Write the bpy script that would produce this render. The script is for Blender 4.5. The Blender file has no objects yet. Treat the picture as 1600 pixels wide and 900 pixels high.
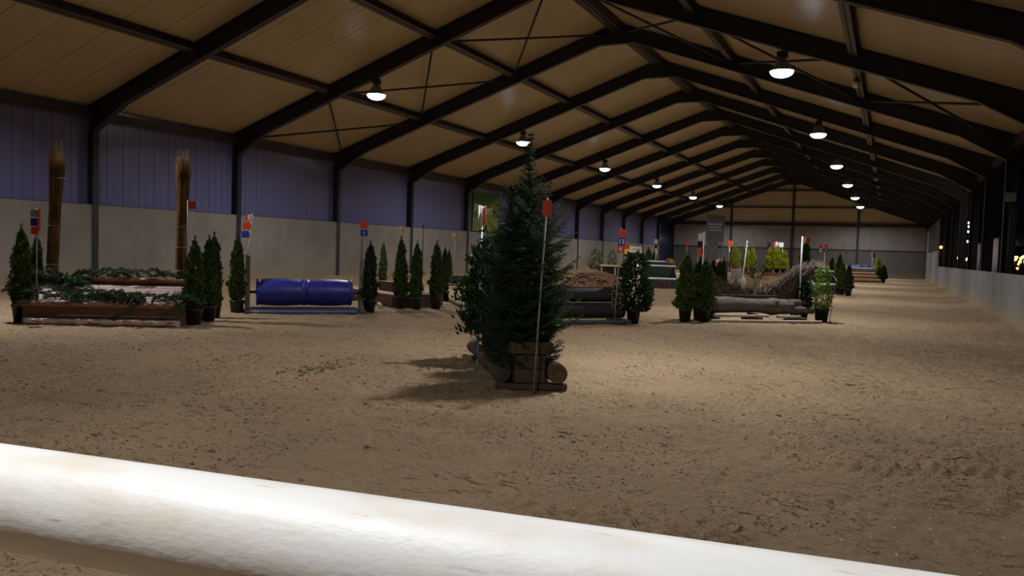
import bpy, math, random
import numpy as np
from mathutils import Vector, Matrix, Euler

# ------------------------------------------------------------------ camera, world, exposure
SC = bpy.context.scene
COL = SC.collection
PI = math.pi
W = 20.93            # hall width
Y0 = 14.09           # first portal frame seen on the left
BAY = 5.0
CAMP = Vector((18.482, 0.0, 1.388))
yaw, pit, rol, FPX = 0.4404, -0.0476, 0.0314, 1255.6
Fv = Vector((-math.sin(yaw)*math.cos(pit), math.cos(yaw)*math.cos(pit), math.sin(pit)))
Rv = Vector((math.cos(yaw), math.sin(yaw), 0)); Uv = Rv.cross(Fv)
R2 = math.cos(rol)*Rv + math.sin(rol)*Uv
U2 = -math.sin(rol)*Rv + math.cos(rol)*Uv
cam = bpy.data.cameras.new('camera'); cam.sensor_width = 36; cam.lens = FPX/1600*36
cam.clip_start = 0.02; cam.clip_end = 600
cam.dof.use_dof = False
co = bpy.data.objects.new('camera', cam); COL.objects.link(co)
M = Matrix((( R2.x, U2.x, -Fv.x, CAMP.x), (R2.y, U2.y, -Fv.y, CAMP.y), (R2.z, U2.z, -Fv.z, CAMP.z), (0, 0, 0, 1)))
co.matrix_world = M
SC.camera = co
world = bpy.data.worlds.new('night'); SC.world = world; world.use_nodes = True
bg = world.node_tree.nodes['Background']; bg.inputs[0].default_value = (0.12, 0.13, 0.22, 1); bg.inputs[1].default_value = 0.010
SC.view_settings.view_transform = 'Standard'; SC.view_settings.look = 'None'; SC.view_settings.gamma = 1
SC.view_settings.use_curve_mapping = False
SC.view_settings.exposure = -0.60
LAMP_W = 420.0       # each hall lamp
LAMP_COL = (0.93, 0.955, 1.0)

# ------------------------------------------------------------------ helpers
rnd = random.Random(7)
nrs = np.random.RandomState(11)

class MB:
    def __init__(s): s.v = []; s.f = []; s.sm = []
    def add(s, vs, fs, smooth=False):
        n = len(s.v); s.v.extend([tuple(p) for p in vs]); s.f.extend([tuple(i+n for i in f) for f in fs]); s.sm.extend([smooth]*len(fs))
        return s
    def box(s, x0, x1, y0, y1, z0, z1, m=None):
        vs = [(x0,y0,z0),(x1,y0,z0),(x1,y1,z0),(x0,y1,z0),(x0,y0,z1),(x1,y0,z1),(x1,y1,z1),(x0,y1,z1)]
        if m is not None: vs = [m @ Vector(v) for v in vs]
        return s.add(vs, [(0,3,2,1),(4,5,6,7),(0,1,5,4),(1,2,6,5),(2,3,7,6),(3,0,4,7)])
    def cbox(s, x0, x1, y0, y1, z0, z1, c=0.006, m=None):   # box with chamfered edges
        xs=(x0,x1); ys=(y0,y1); zs=(z0,z1); V={}; vs=[]
        for i in (0,1):
            for j in (0,1):
                for k in (0,1):
                    sx=c if i==0 else -c; sy=c if j==0 else -c; sz=c if k==0 else -c
                    for a,(dx,dy,dz) in enumerate(((0,sy,sz),(sx,0,sz),(sx,sy,0))):
                        V[i,j,k,a]=len(vs); vs.append((xs[i]+dx,ys[j]+dy,zs[k]+dz))
        fs=[]
        for i in (0,1):
            f=[V[i,0,0,0],V[i,1,0,0],V[i,1,1,0],V[i,0,1,0]]; fs.append(f if i else f[::-1])
            f=[V[0,i,0,1],V[1,i,0,1],V[1,i,1,1],V[0,i,1,1]]; fs.append(f[::-1] if i else f)
            f=[V[0,0,i,2],V[1,0,i,2],V[1,1,i,2],V[0,1,i,2]]; fs.append(f if i else f[::-1])
        for i in (0,1):
            for j in (0,1):
                fs.append([V[i,j,0,0],V[i,j,1,0],V[i,j,1,1],V[i,j,0,1]])
                fs.append([V[i,0,j,0],V[i,1,j,0],V[i,1,j,2],V[i,0,j,2]])
                fs.append([V[0,i,j,1],V[1,i,j,1],V[1,i,j,2],V[0,i,j,2]])
        for i in (0,1):
            for j in (0,1):
                for k in (0,1): fs.append([V[i,j,k,0],V[i,j,k,1],V[i,j,k,2]])
        if m is not None: vs=[m @ Vector(v) for v in vs]
        return s.add(vs, fs)
    def tube(s, pts, rads, n=8, caps=True, smooth=True, jit=0.0, rr=None):
        pts=[Vector(p) for p in pts]
        if not hasattr(rads,'__len__'): rads=[rads]*len(pts)
        vs=[]; k=len(pts)
        up=None
        for i,p in enumerate(pts):
            t=(pts[min(i+1,k-1)]-pts[max(i-1,0)]).normalized()
            if up is None: up=t.orthogonal().normalized()
            up=(up-t*up.dot(t)).normalized(); b=t.cross(up)
            for j in range(n):
                a=2*PI*j/n; r=rads[i]*(1+(jit*(rr or rnd).uniform(-1,1) if jit else 0))
                vs.append(p+(up*math.cos(a)+b*math.sin(a))*r)
        fs=[(i*n+j,i*n+(j+1)%n,(i+1)*n+(j+1)%n,(i+1)*n+j) for i in range(k-1) for j in range(n)]
        s.add(vs,fs,smooth)
        if caps:
            m=len(s.v)-len(vs)
            s.f.append(tuple(m+j for j in range(n))[::-1]); s.f.append(tuple(m+(k-1)*n+j for j in range(n))); s.sm.extend([False,False])
        return s
    def lathe(s, prof, n=16, c=(0,0,0), smooth=True, cap0=False, cap1=False, jit=0):
        vs=[(c[0]+r*math.cos(2*PI*j/n)*(1+jit*rnd.uniform(-1,1)),c[1]+r*math.sin(2*PI*j/n)*(1+jit*rnd.uniform(-1,1)),c[2]+z) for r,z in prof for j in range(n)]
        fs=[(i*n+j,i*n+(j+1)%n,(i+1)*n+(j+1)%n,(i+1)*n+j) for i in range(len(prof)-1) for j in range(n)]
        m=len(s.v); s.add(vs,fs,smooth)
        if cap0: s.f.append(tuple(m+j for j in range(n))[::-1]); s.sm.append(False)
        if cap1: s.f.append(tuple(m+(len(prof)-1)*n+j for j in range(n))); s.sm.append(False)
        return s
    def prism(s, poly, y0, y1):       # polygon in XZ extruded along Y
        n=len(poly); vs=[(x,y0,z) for x,z in poly]+[(x,y1,z) for x,z in poly]
        fs=[tuple(range(n)),tuple(range(2*n-1,n-1,-1))]+[(i,i+n,(i+1)%n+n,(i+1)%n) for i in range(n)]
        return s.add(vs,fs)
    def mesh(s, name, mat):
        me=bpy.data.meshes.new(name); me.from_pydata(s.v,[],s.f)
        me.polygons.foreach_set('use_smooth', s.sm); me.update()
        if mat: me.materials.append(mat)
        return me

def link(name, me, parent=None, loc=None, rot=None, scale=None):
    o=bpy.data.objects.new(name, me); COL.objects.link(o)
    if parent is not None: o.parent=parent
    if loc is not None: o.location=loc
    if rot is not None: o.rotation_euler=rot
    if scale is not None: o.scale=scale
    return o
def tag(o, label=None, cat=None, group=None, kind=None):
    if label: o['label']=label
    if cat: o['category']=cat
    if group: o['group']=group
    if kind: o['kind']=kind
    return o
def thing(name, label, cat, loc=(0,0,0), rz=0, group=None):
    return tag(link(name, None, None, loc, (0,0,rz)), label, cat, group)
def build(mb, name, mat, parent=None, **k): return link(name, mb.mesh(name, mat), parent, **k)
def tri_mesh(name, V, F, mat, smooth=False):     # V (n,3) F (m,3) numpy
    me=bpy.data.meshes.new(name); n=len(V); m=len(F); k=F.shape[1]
    me.vertices.add(n); me.vertices.foreach_set('co', V.astype(np.float32).ravel())
    me.loops.add(m*k); me.loops.foreach_set('vertex_index', F.astype(np.int32).ravel())
    me.polygons.add(m); me.polygons.foreach_set('loop_start', np.arange(0,m*k,k,dtype=np.int32))
    me.polygons.foreach_set('loop_total', np.full(m,k,dtype=np.int32))
    me.polygons.foreach_set('use_smooth', np.full(m,smooth))
    me.update(calc_edges=True); me.validate()
    if mat: me.materials.append(mat)
    return me
def copy_tree(root, loc=None, rz=None, scale=None):
    r=root.copy(); COL.objects.link(r)
    for ch in root.children:
        c=ch.copy(); COL.objects.link(c); c.parent=r
        for g in ch.children:
            d=g.copy(); COL.objects.link(d); d.parent=c
    if loc is not None: r.location=loc
    if rz is not None: r.rotation_euler=(0,0,rz)
    if scale is not None: r.scale=scale
    return r

# ------------------------------------------------------------------ materials
def mat(name, col, rough=0.7, metal=0.0, var=0.0, scale=8.0, col2=None, bump=0.0, bscale=40.0, stretch=(1,1,1), spec=0.5, trans=0.0, thr=(0.35,0.65), coat=0.0, detail=6):
    m=bpy.data.materials.new(name); m.use_nodes=True; nt=m.node_tree; N=nt.nodes; L=nt.links
    b=N['Principled BSDF']; b.inputs['Base Color'].default_value=(*col,1); b.inputs['Roughness'].default_value=rough; b.inputs['Metallic'].default_value=metal
    b.inputs['Specular IOR Level'].default_value=spec
    if coat: b.inputs['Coat Weight'].default_value=coat; b.inputs['Coat Roughness'].default_value=0.25
    if trans: b.inputs['Transmission Weight'].default_value=trans
    if col2 is not None or bump:
        tc=N.new('ShaderNodeTexCoord'); mp=N.new('ShaderNodeMapping'); mp.inputs['Scale'].default_value=stretch
        L.new(tc.outputs['Object'],mp.inputs['Vector'])
    if col2 is not None:
        nz=N.new('ShaderNodeTexNoise'); nz.inputs['Scale'].default_value=scale; nz.inputs['Detail'].default_value=detail
        L.new(mp.outputs[0],nz.inputs['Vector'])
        cr=N.new('ShaderNodeValToRGB'); cr.color_ramp.elements[0].position=thr[0]; cr.color_ramp.elements[1].position=thr[1]
        cr.color_ramp.elements[0].color=(*col,1); cr.color_ramp.elements[1].color=(*col2,1)
        L.new(nz.outputs['Fac'],cr.inputs['Fac']); L.new(cr.outputs[0],b.inputs['Base Color'])
    if bump:
        n2=N.new('ShaderNodeTexNoise'); n2.inputs['Scale'].default_value=bscale; n2.inputs['Detail'].default_value=5
        L.new(mp.outputs[0],n2.inputs['Vector'])
        bp=N.new('ShaderNodeBump'); bp.inputs['Strength'].default_value=bump; bp.inputs['Distance'].default_value=0.01
        L.new(n2.outputs['Fac'],bp.inputs['Height']); L.new(bp.outputs[0],b.inputs['Normal'])
    return m
def emat(name, col, s):
    m=bpy.data.materials.new(name); m.use_nodes=True; nt=m.node_tree
    e=nt.nodes.new('ShaderNodeEmission'); e.inputs[0].default_value=(*col,1); e.inputs[1].default_value=s
    nt.links.new(e.outputs[0], nt.nodes['Material Output'].inputs[0]); return m
def leafmat(name, c1, c2, rough=0.5, scale=6.0, tr=0.25):
    m=bpy.data.materials.new(name); m.use_nodes=True; nt=m.node_tree; N=nt.nodes; L=nt.links
    b=N['Principled BSDF']; b.inputs['Roughness'].default_value=rough; b.inputs['Specular IOR Level'].default_value=0.5 if rough<0.3 else 0.2
    g=N.new('ShaderNodeNewGeometry'); oi=N.new('ShaderNodeObjectInfo')
    nz=N.new('ShaderNodeTexNoise'); nz.inputs['Scale'].default_value=scale; nz.inputs['Detail'].default_value=4
    tc=N.new('ShaderNodeTexCoord'); L.new(tc.outputs['Object'],nz.inputs['Vector'])
    ad=N.new('ShaderNodeMath'); ad.operation='ADD'
    mu=N.new('ShaderNodeMath'); mu.operation='MULTIPLY'; mu.inputs[1].default_value=0.35
    L.new(g.outputs['Random Per Island'],mu.inputs[0]); L.new(nz.outputs['Fac'],ad.inputs[0]); L.new(mu.outputs[0],ad.inputs[1])
    cr=N.new('ShaderNodeValToRGB'); cr.color_ramp.elements[0].position=0.4; cr.color_ramp.elements[1].position=0.85
    cr.color_ramp.elements[0].color=(*c1,1); cr.color_ramp.elements[1].color=(*c2,1)
    L.new(ad.outputs[0],cr.inputs['Fac']); L.new(cr.outputs[0],b.inputs['Base Color'])
    t=N.new('ShaderNodeBsdfTranslucent'); L.new(cr.outputs[0],t.inputs['Color'])
    mx=N.new('ShaderNodeMixShader'); mx.inputs[0].default_value=tr
    L.new(b.outputs[0],mx.inputs[1]); L.new(t.outputs[0],mx.inputs[2]); L.new(mx.outputs[0],N['Material Output'].inputs[0])
    return m

M_steel = mat('black_steel',(0.012,0.012,0.016),0.55,bump=0.1,bscale=60)
M_purlin= mat('brown_steel',(0.055,0.040,0.030),0.5,col2=(0.035,0.026,0.02),scale=3)
M_colgrey=mat('grey_flange',(0.022,0.025,0.03),0.5,col2=(0.016,0.018,0.022),scale=4)
M_ceil  = mat('cream_panel',(0.46,0.355,0.205),0.33,col2=(0.40,0.31,0.18),scale=0.6,spec=0.35)
M_sheet = mat('lilac_sheet',(0.140,0.135,0.275),0.24,col2=(0.125,0.12,0.245),scale=1.2,stretch=(1,6,0.3),spec=0.8)
M_endsheet=mat('grey_beige_sheet',(0.26,0.235,0.22),0.45,col2=(0.22,0.20,0.19),scale=1.0)
M_gable = mat('gable_sheet',(0.50,0.39,0.25),0.5,col2=(0.44,0.34,0.22),scale=1.0)
M_black = mat('black_plastic',(0.012,0.012,0.014),0.42,spec=0.5,col2=(0.02,0.02,0.024),scale=12)
M_pot   = mat('black_pot',(0.010,0.011,0.013),0.45)
M_terra = mat('terracotta',(0.40,0.11,0.04),0.8,col2=(0.28,0.08,0.03),scale=12)
M_whitepl=mat('white_plastic',(0.78,0.78,0.77),0.35,col2=(0.62,0.60,0.56),scale=14,thr=(0.5,0.8))
M_greypole=mat('grey_pole',(0.30,0.29,0.28),0.5,col2=(0.18,0.17,0.16),scale=18)
M_darkpole=mat('dark_pole',(0.05,0.05,0.055),0.5)
M_red   = mat('red_plate',(0.55,0.045,0.02),0.4)
M_orange= mat('orange_plate',(0.75,0.14,0.03),0.4)
M_blue  = mat('blue_plate',(0.015,0.03,0.24),0.4)
M_navy  = mat('navy_plate',(0.010,0.012,0.05),0.4)
M_yellow= mat('yellow_plate',(0.80,0.48,0.03),0.4)
M_white = mat('white_plate',(0.80,0.80,0.82),0.4)
M_barrel= mat('blue_barrel',(0.022,0.030,0.24),0.42,col2=(0.016,0.022,0.18),scale=5,spec=0.4,bump=0.1,bscale=9)
M_bluepole=mat('blue_grey_pole',(0.06,0.08,0.20),0.5,col2=(0.10,0.10,0.14),scale=9,stretch=(1,1,1))
M_wood  = mat('brown_timber',(0.115,0.055,0.028),0.7,col2=(0.065,0.032,0.018),scale=5,stretch=(1.2,12,12),bump=0.4,bscale=30)
M_woodred=mat('reddish_pole',(0.36,0.17,0.075),0.6,col2=(0.19,0.08,0.035),scale=5,stretch=(1,9,9),bump=0.3,bscale=30)
M_deck  = mat('pink_boards',(0.34,0.215,0.18),0.65,col2=(0.21,0.125,0.10),scale=4,stretch=(1,12,12),bump=0.3,bscale=30)
M_peeled= mat('peeled_log',(0.56,0.40,0.33),0.65,col2=(0.22,0.11,0.08),scale=6,stretch=(1,6,6),bump=0.4,bscale=25,thr=(0.45,0.62))
M_grey  = mat('grey_timber',(0.20,0.17,0.14),0.75,col2=(0.12,0.10,0.085),scale=4,stretch=(6,6,1.2),bump=0.4,bscale=30)
M_tan   = mat('tan_timber',(0.42,0.25,0.11),0.7,col2=(0.30,0.17,0.075),scale=4,stretch=(1,8,8),bump=0.3)
M_light = mat('bleached_timber',(0.50,0.43,0.33),0.7,col2=(0.28,0.23,0.17),scale=5,stretch=(1,9,9),bump=0.3)
M_planter=mat('planter_timber',(0.105,0.060,0.028),0.75,col2=(0.055,0.031,0.016),scale=5,stretch=(8,1.2,8),bump=0.5,bscale=35)
M_endgrain=mat('end_grain',(0.12,0.085,0.05),0.8,col2=(0.09,0.06,0.035),scale=20,bump=0.5)
M_bark  = mat('rough_bark',(0.10,0.065,0.040),0.9,col2=(0.045,0.028,0.018),scale=14,stretch=(1,1,1),bump=1.0,bscale=50)
M_greybark=mat('grey_bark',(0.155,0.125,0.095),0.85,col2=(0.065,0.052,0.040),scale=6,stretch=(1,5,5),bump=0.8,bscale=30)
M_twig  = mat('brush_twig',(0.20,0.13,0.085),0.7,col2=(0.045,0.025,0.017),scale=14,thr=(0.4,0.6))
M_reed  = mat('dry_reed',(0.30,0.17,0.06),0.65,col2=(0.10,0.05,0.02),scale=5)
M_twine = mat('pale_twine',(0.6,0.55,0.45),0.8)
M_green = mat('dark_green_board',(0.018,0.045,0.030),0.5,col2=(0.012,0.032,0.022),scale=4)
M_brick = mat('painted_brick',(0.30,0.06,0.035),0.7,col2=(0.20,0.04,0.025),scale=20)
M_stone = mat('grey_stone',(0.30,0.27,0.24),0.85,col2=(0.20,0.18,0.16),scale=9,bump=0.5)
M_mulch = mat('bark_mulch',(0.21,0.105,0.035),0.85,col2=(0.05,0.022,0.009),scale=16,bump=1.0,bscale=30)
M_bannergrey=mat('grey_banner',(0.09,0.10,0.115),0.6,col2=(0.13,0.14,0.155),scale=2,stretch=(4,4,1))
M_bgreen=mat('banner_green',(0.03,0.10,0.008),0.5); M_bolive=mat('banner_yellow_green',(0.16,0.20,0.012),0.5); M_blight=mat('banner_mid_green',(0.05,0.155,0.015),0.5)
M_print =mat('banner_print',(0.75,0.8,0.6),0.5)
M_lamph = mat('lamp_housing',(0.015,0.015,0.018),0.4)
M_lampr = mat('lamp_reflector',(0.22,0.22,0.25),0.3,metal=0.3)
M_lens  = emat('lamp_lens',(0.86,0.92,1.0),14.0)
M_needle= leafmat('spruce_needle',(0.006,0.018,0.007),(0.038,0.080,0.028),0.6,9,0.10)
M_fir   = leafmat('fir_needle',(0.012,0.030,0.013),(0.055,0.10,0.042),0.4,6,0.15)
M_thuja = leafmat('thuja_scale',(0.012,0.026,0.005),(0.075,0.115,0.018),0.6,11,0.15)
M_thujad= leafmat('dark_thuja_scale',(0.007,0.017,0.005),(0.032,0.055,0.014),0.6,7,0.2)
M_yelcon= leafmat('golden_scale',(0.10,0.14,0.010),(0.52,0.54,0.04),0.6,7,0.3)
M_laurel= leafmat('laurel_leaf',(0.007,0.022,0.007),(0.03,0.075,0.02),0.22,6,0.1)
M_light_leaf=leafmat('light_leaf',(0.07,0.14,0.015),(0.24,0.36,0.05),0.4,8,0.3)
M_trunk = mat('trunk_bark',(0.07,0.045,0.03),0.9,col2=(0.04,0.026,0.018),scale=20,bump=0.6)

# concrete with the splash of sand along its foot (a real stain on the wall)
def concrete(name, c1, c2, stain, zs, mot=1.0):
    m=mat(name,c1,0.8,col2=c2,scale=0.9,thr=(0.3,0.7),bump=0.15,bscale=18,spec=0.3); nt=m.node_tree; N=nt.nodes; L=nt.links
    b=N['Principled BSDF']; src=b.inputs['Base Color'].links[0].from_socket
    g=N.new('ShaderNodeNewGeometry'); sp=N.new('ShaderNodeSeparateXYZ'); L.new(g.outputs['Position'],sp.inputs[0])
    n=N.new('ShaderNodeTexNoise'); n.inputs['Scale'].default_value=1.6; n.inputs['Detail'].default_value=8; L.new(g.outputs['Position'],n.inputs['Vector'])
    mr=N.new('ShaderNodeMapRange'); mr.inputs['From Min'].default_value=0.0; mr.inputs['From Max'].default_value=zs; mr.inputs['To Min'].default_value=1.0; mr.inputs['To Max'].default_value=0.0
    L.new(sp.outputs['Z'],mr.inputs['Value'])
    mu=N.new('ShaderNodeMath'); mu.operation='MULTIPLY'; L.new(mr.outputs[0],mu.inputs[0])
    a=N.new('ShaderNodeMath'); a.operation='ADD'; a.inputs[1].default_value=0.35; L.new(n.outputs['Fac'],a.inputs[0]); L.new(a.outputs[0],mu.inputs[1]); mu.use_clamp=True
    mx=N.new('ShaderNodeMix'); mx.data_type='RGBA'; L.new(mu.outputs[0],mx.inputs['Factor']); L.new(src,mx.inputs['A']); mx.inputs['B'].default_value=(*stain,1)
    L.new(mx.outputs['Result'],b.inputs['Base Color']); return m
M_conc = concrete('left_concrete',(0.255,0.225,0.185),(0.19,0.168,0.14),(0.28,0.19,0.09),0.75)
M_concr= concrete('right_concrete',(0.24,0.23,0.21),(0.175,0.17,0.16),(0.36,0.26,0.14),0.6)
M_conce= concrete('end_concrete',(0.125,0.118,0.112),(0.10,0.095,0.09),(0.24,0.18,0.10),0.5)

# sand
def sand_material():
    m=bpy.data.materials.new('riding_sand'); m.use_nodes=True; nt=m.node_tree; N=nt.nodes; L=nt.links
    b=N['Principled BSDF']; b.inputs['Roughness'].default_value=0.9; b.inputs['Specular IOR Level'].default_value=0.2
    g=N.new('ShaderNodeNewGeometry')
    def noise(sc, det=6, st=None, rough=0.5, dist=0.0):
        n=N.new('ShaderNodeTexNoise'); n.inputs['Scale'].default_value=sc; n.inputs['Detail'].default_value=det; n.inputs['Roughness'].default_value=rough; n.inputs['Distortion'].default_value=dist
        if st:
            mp=N.new('ShaderNodeMapping'); mp.inputs['Scale'].default_value=st[:3]; mp.inputs['Rotation'].default_value=(0,0,st[3]); L.new(g.outputs['Position'],mp.inputs['Vector']); L.new(mp.outputs[0],n.inputs['Vector'])
        else: L.new(g.outputs['Position'],n.inputs['Vector'])
        return n
    def ramp(n,p0,p1,c0,c1):
        r=N.new('ShaderNodeValToRGB'); r.color_ramp.elements[0].position=p0; r.color_ramp.elements[1].position=p1
        r.color_ramp.elements[0].color=(*c0,1); r.color_ramp.elements[1].color=(*c1,1); L.new(n.outputs['Fac'],r.inputs['Fac']); return r
    base=ramp(noise(0.35,8,rough=0.6),0.35,0.68,(0.40,0.280,0.160),(0.285,0.198,0.116))
    fine=ramp(noise(26,8,rough=0.75),0.3,0.7,(0.72,0.72,0.72),(1.12,1.1,1.06))
    mx=N.new('ShaderNodeMix'); mx.data_type='RGBA'; mx.blend_type='MULTIPLY'; mx.inputs['Factor'].default_value=1
    L.new(base.outputs[0],mx.inputs['A']); L.new(fine.outputs[0],mx.inputs['B'])
    # dark flecks: fibres in the footing plus painted shade of its small hollows
    fl=ramp(noise(7,8,(0.7,4.0,1,0.35),rough=0.68,dist=0.8),0.55,0.62,(1,1,1),(0.30,0.25,0.20))
    fm=ramp(noise(1.3,3),0.40,0.60,(0,0,0),(1,1,1))
    m2=N.new('ShaderNodeMix'); m2.data_type='RGBA'; m2.blend_type='MULTIPLY'
    L.new(fm.outputs[0],m2.inputs['Factor']); L.new(mx.outputs['Result'],m2.inputs['A']); L.new(fl.outputs[0],m2.inputs['B'])
    fl2=ramp(noise(12,8,(0.8,3.5,1,0.55),rough=0.7,dist=1.0),0.59,0.65,(1,1,1),(0.34,0.28,0.22))
    m3=N.new('ShaderNodeMix'); m3.data_type='RGBA'; m3.blend_type='MULTIPLY'; m3.inputs['Factor'].default_value=0.85
    L.new(m2.outputs['Result'],m3.inputs['A']); L.new(fl2.outputs[0],m3.inputs['B'])
    L.new(m3.outputs['Result'],b.inputs['Base Color'])
    h=noise(14,9,rough=0.7); h2=noise(70,4)
    ad=N.new('ShaderNodeMath'); ad.operation='MULTIPLY_ADD'; ad.inputs[1].default_value=0.35; L.new(h2.outputs['Fac'],ad.inputs[0]); L.new(h.outputs['Fac'],ad.inputs[2])
    bp=N.new('ShaderNodeBump'); bp.inputs['Strength'].default_value=1.0; bp.inputs['Distance'].default_value=0.035
    L.new(ad.outputs[0],bp.inputs['Height']); L.new(bp.outputs[0],b.inputs['Normal'])
    return m
M_sand=sand_material()

# ------------------------------------------------------------------ floor of sand
def vnoise(x, y, seed=0):
    xi=np.floor(x).astype(np.int64); yi=np.floor(y).astype(np.int64); xf=x-xi; yf=y-yi
    def h(a,b):
        n=(a*374761393+b*668265263+seed*1442695041)&0x7fffffff
        n=((n^(n>>13))*1274126177)&0x7fffffff
        return ((n^(n>>16))&0xffff)/65535.0
    u=xf*xf*(3-2*xf); v=yf*yf*(3-2*yf)
    return (h(xi,yi)*(1-u)+h(xi+1,yi)*u)*(1-v)+(h(xi,yi+1)*(1-u)+h(xi+1,yi+1)*u)*v
def sand_z(X, Y):
    z=0.020*(vnoise(X*1.1,Y*1.1,1)-0.5)+0.016*(vnoise(X*3.1,Y*3.1,2)-0.5)
    z+=0.016*(vnoise(X*8.3+5,Y*8.3,3)-0.5)+0.016*(vnoise(X*19.0,Y*17.0,4)-0.5)
    rg=np.abs(vnoise(X*6.0+1.7*vnoise(X*3,Y*3,21),Y*9.0,22)-0.5); z-=0.028*np.clip(0.07-rg,0,1)/0.07*(vnoise(X*1.3,Y*1.3,23)>0.45)
    rg=np.abs(vnoise(X*11.0+3,Y*14.0+1.5*vnoise(X*4,Y*4,24),25)-0.5); z-=0.019*np.clip(0.08-rg,0,1)/0.08*(vnoise(X*1.9+4,Y*1.9,26)>0.4)
    # hoof scuffs: sparse small pits with raised rims
    a=vnoise(X*5.0+9,Y*5.0+2,5); z+=np.where(a>0.78,-(a-0.78)*0.10,0)
    b=vnoise(X*11.0+40,Y*11.0+7,6); z+=np.where(b>0.82,(b-0.82)*0.09,0)
    # harrow grooves
    t=(X*0.86+Y*0.5); z+=0.004*np.sin(t*26+2.5*vnoise(X*2,Y*2,8))*(vnoise(X*0.7,Y*0.7,9)>0.5)
    # tyre tracks (herringbone lugs) crossing in front of the camera
    for (px,py,ang,ln,wd) in ((17.25,4.05,math.radians(6),1.5,0.36),(15.3,5.6,math.radians(12),1.6,0.34),(18.9,6.2,math.radians(25),1.6,0.3)):
        c,s=math.cos(ang),math.sin(ang); u=(X-px)*c+(Y-py)*s; v=-(X-px)*s+(Y-py)*c
        w=np.clip(1-np.abs(v)/wd,0,1)*np.clip((ln/2-np.abs(u))*3,0,1); w=np.minimum(w*4,1)
        z+=w*0.024*np.sin((u+np.abs(v)*0.9)*2*PI/0.13)
    # the sand is thrown up against the foot of both long walls
    z+=0.20*np.exp(-np.clip(X+0.0,0,None)/0.55)*(0.7+0.6*vnoise(Y*0.8,X*0.3,12))
    z+=0.07*np.exp(-np.clip(W-X,0,None)/0.35)*(0.5+1.0*vnoise(Y*1.1,X*0.3,13))
    return z
xs=np.concatenate([np.arange(-0.15,9,0.06),np.arange(9,W+0.1,0.028)])
ys=[-6.0,-4,-2,-0.5,0.6]; y=1.0
while y<75: ys.append(y); y+=0.024+0.0034*max(0,y-3)
ys=np.array(ys); GX,GY=np.meshgrid(xs,ys); GZ=sand_z(GX,GY)
nx,ny=len(xs),len(ys); idx=np.arange(nx*ny).reshape(ny,nx)
Fq=np.stack([idx[:-1,:-1],idx[:-1,1:],idx[1:,1:],idx[1:,:-1]],-1).reshape(-1,4)
floor=link('floor',tri_mesh('floor',np.stack([GX,GY,GZ],-1).reshape(-1,3),Fq,M_sand,True)); tag(floor,kind='structure')
def gz(x,y): return float(sand_z(np.array([x]),np.array([y]))[0])

# ------------------------------------------------------------------ hall structure
NF0,NF1=-4,12
FY=[Y0+BAY*n for n in range(NF0,NF1+1)]
YB=FY[0]; YE=FY[-1]
SL=0.355
def ceilz(x): return 4.80+SL*min(x,W-x)
def mirror(poly): return [(W-x,z) for x,z in poly][::-1]
# portal frame meshes (origin at Y of frame)
def column_mesh(x0,x1,z0,z1,fl=0.17):
    m=MB(); m.box(x0+0.012,x1-0.012,-0.006,0.006,z0,z1); m.box(x0,x0+0.012,-fl/2,fl/2,z0,z1); m.box(x1-0.012,x1,-fl/2,fl/2,z0,z1)
    m.box(x0+.01,x1-.01,-fl/2+.01,fl/2-.01,z1-.012,z1); return m
def strip(m,pts,w,t):   # flange following a path in XZ
    for (xa,za),(xb,zb) in zip(pts,pts[1:]):
        d=Vector((xb-xa,0,zb-za)).normalized(); n=Vector((-d.z,0,d.x))*t
        a=Vector((xa,0,za)); b=Vector((xb,0,zb)); vs=[]
        for yy in (-w/2,w/2): vs+=[a+Vector((0,yy,0)),b+Vector((0,yy,0)),b+n+Vector((0,yy,0)),a+n+Vector((0,yy,0))]
        m.add(vs,[(0,1,2,3),(7,6,5,4),(0,4,5,1),(1,5,6,2),(2,6,7,3),(3,7,4,0)])
def rafter_mesh(right=False):
    top=[(-0.28,4.69),(W/2,4.78+SL*W/2-0.01)]
    bot=[(0.0,4.07),(1.08,4.71),(9.88,4.71+8.8*SL),(W/2,4.71+8.8*SL)]
    poly=[(-0.28,4.07)]+bot+[top[1],top[0]]
    m=MB()
    if right:
        f=lambda p:(W+0.06-p[0]*(W/2+0.06)/(W/2),p[1])
        poly=[f(p) for p in poly][::-1]; top=[f(p) for p in top][::-1]; bot=[f(p) for p in bot][::-1]
    m.prism(poly,-0.006,0.006); strip(m,bot,0.17,0.014); strip(m,[(a,b-0.014) for a,b in top],0.17,0.014)
    x=4.0
    return m
me_cl=column_mesh(-0.28,0.0,-0.1,2.2).mesh('column_foot',M_colgrey); me_cu=column_mesh(-0.28,0.0,2.2,4.07).mesh('column',M_steel)
me_cr=column_mesh(W+0.068,W+0.365,-0.1,4.07,0.2).mesh('column',M_steel)
me_rl=rafter_mesh().mesh('rafter',M_steel); me_rr=rafter_mesh(True).mesh('rafter',M_steel)
me_web=MB(); me_web.box(-0.26,-0.02,-0.055,0.055,2.21,4.06); me_web=me_web.mesh('column_web',M_steel)
for i,fy in enumerate(FY):
    fr=link('portal_frame',None,None,(0,fy,0)); tag(fr,kind='structure')
    link('column_foot',me_cl,fr); link('column',me_cu,fr); link('column',me_cr,fr); link('rafter',me_rl,fr); link('rafter',me_rr,fr)
    link('column_web',me_web,fr)
# ceiling panels
ceil=link('ceiling',None); tag(ceil,kind='structure')
Lr=math.hypot(W/2+0.35,SL*(W/2+0.35)); an=math.atan(SL)
pm=MB(); pm.cbox(0,Lr,0.006,0.994,0,0.08,0.006)
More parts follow.
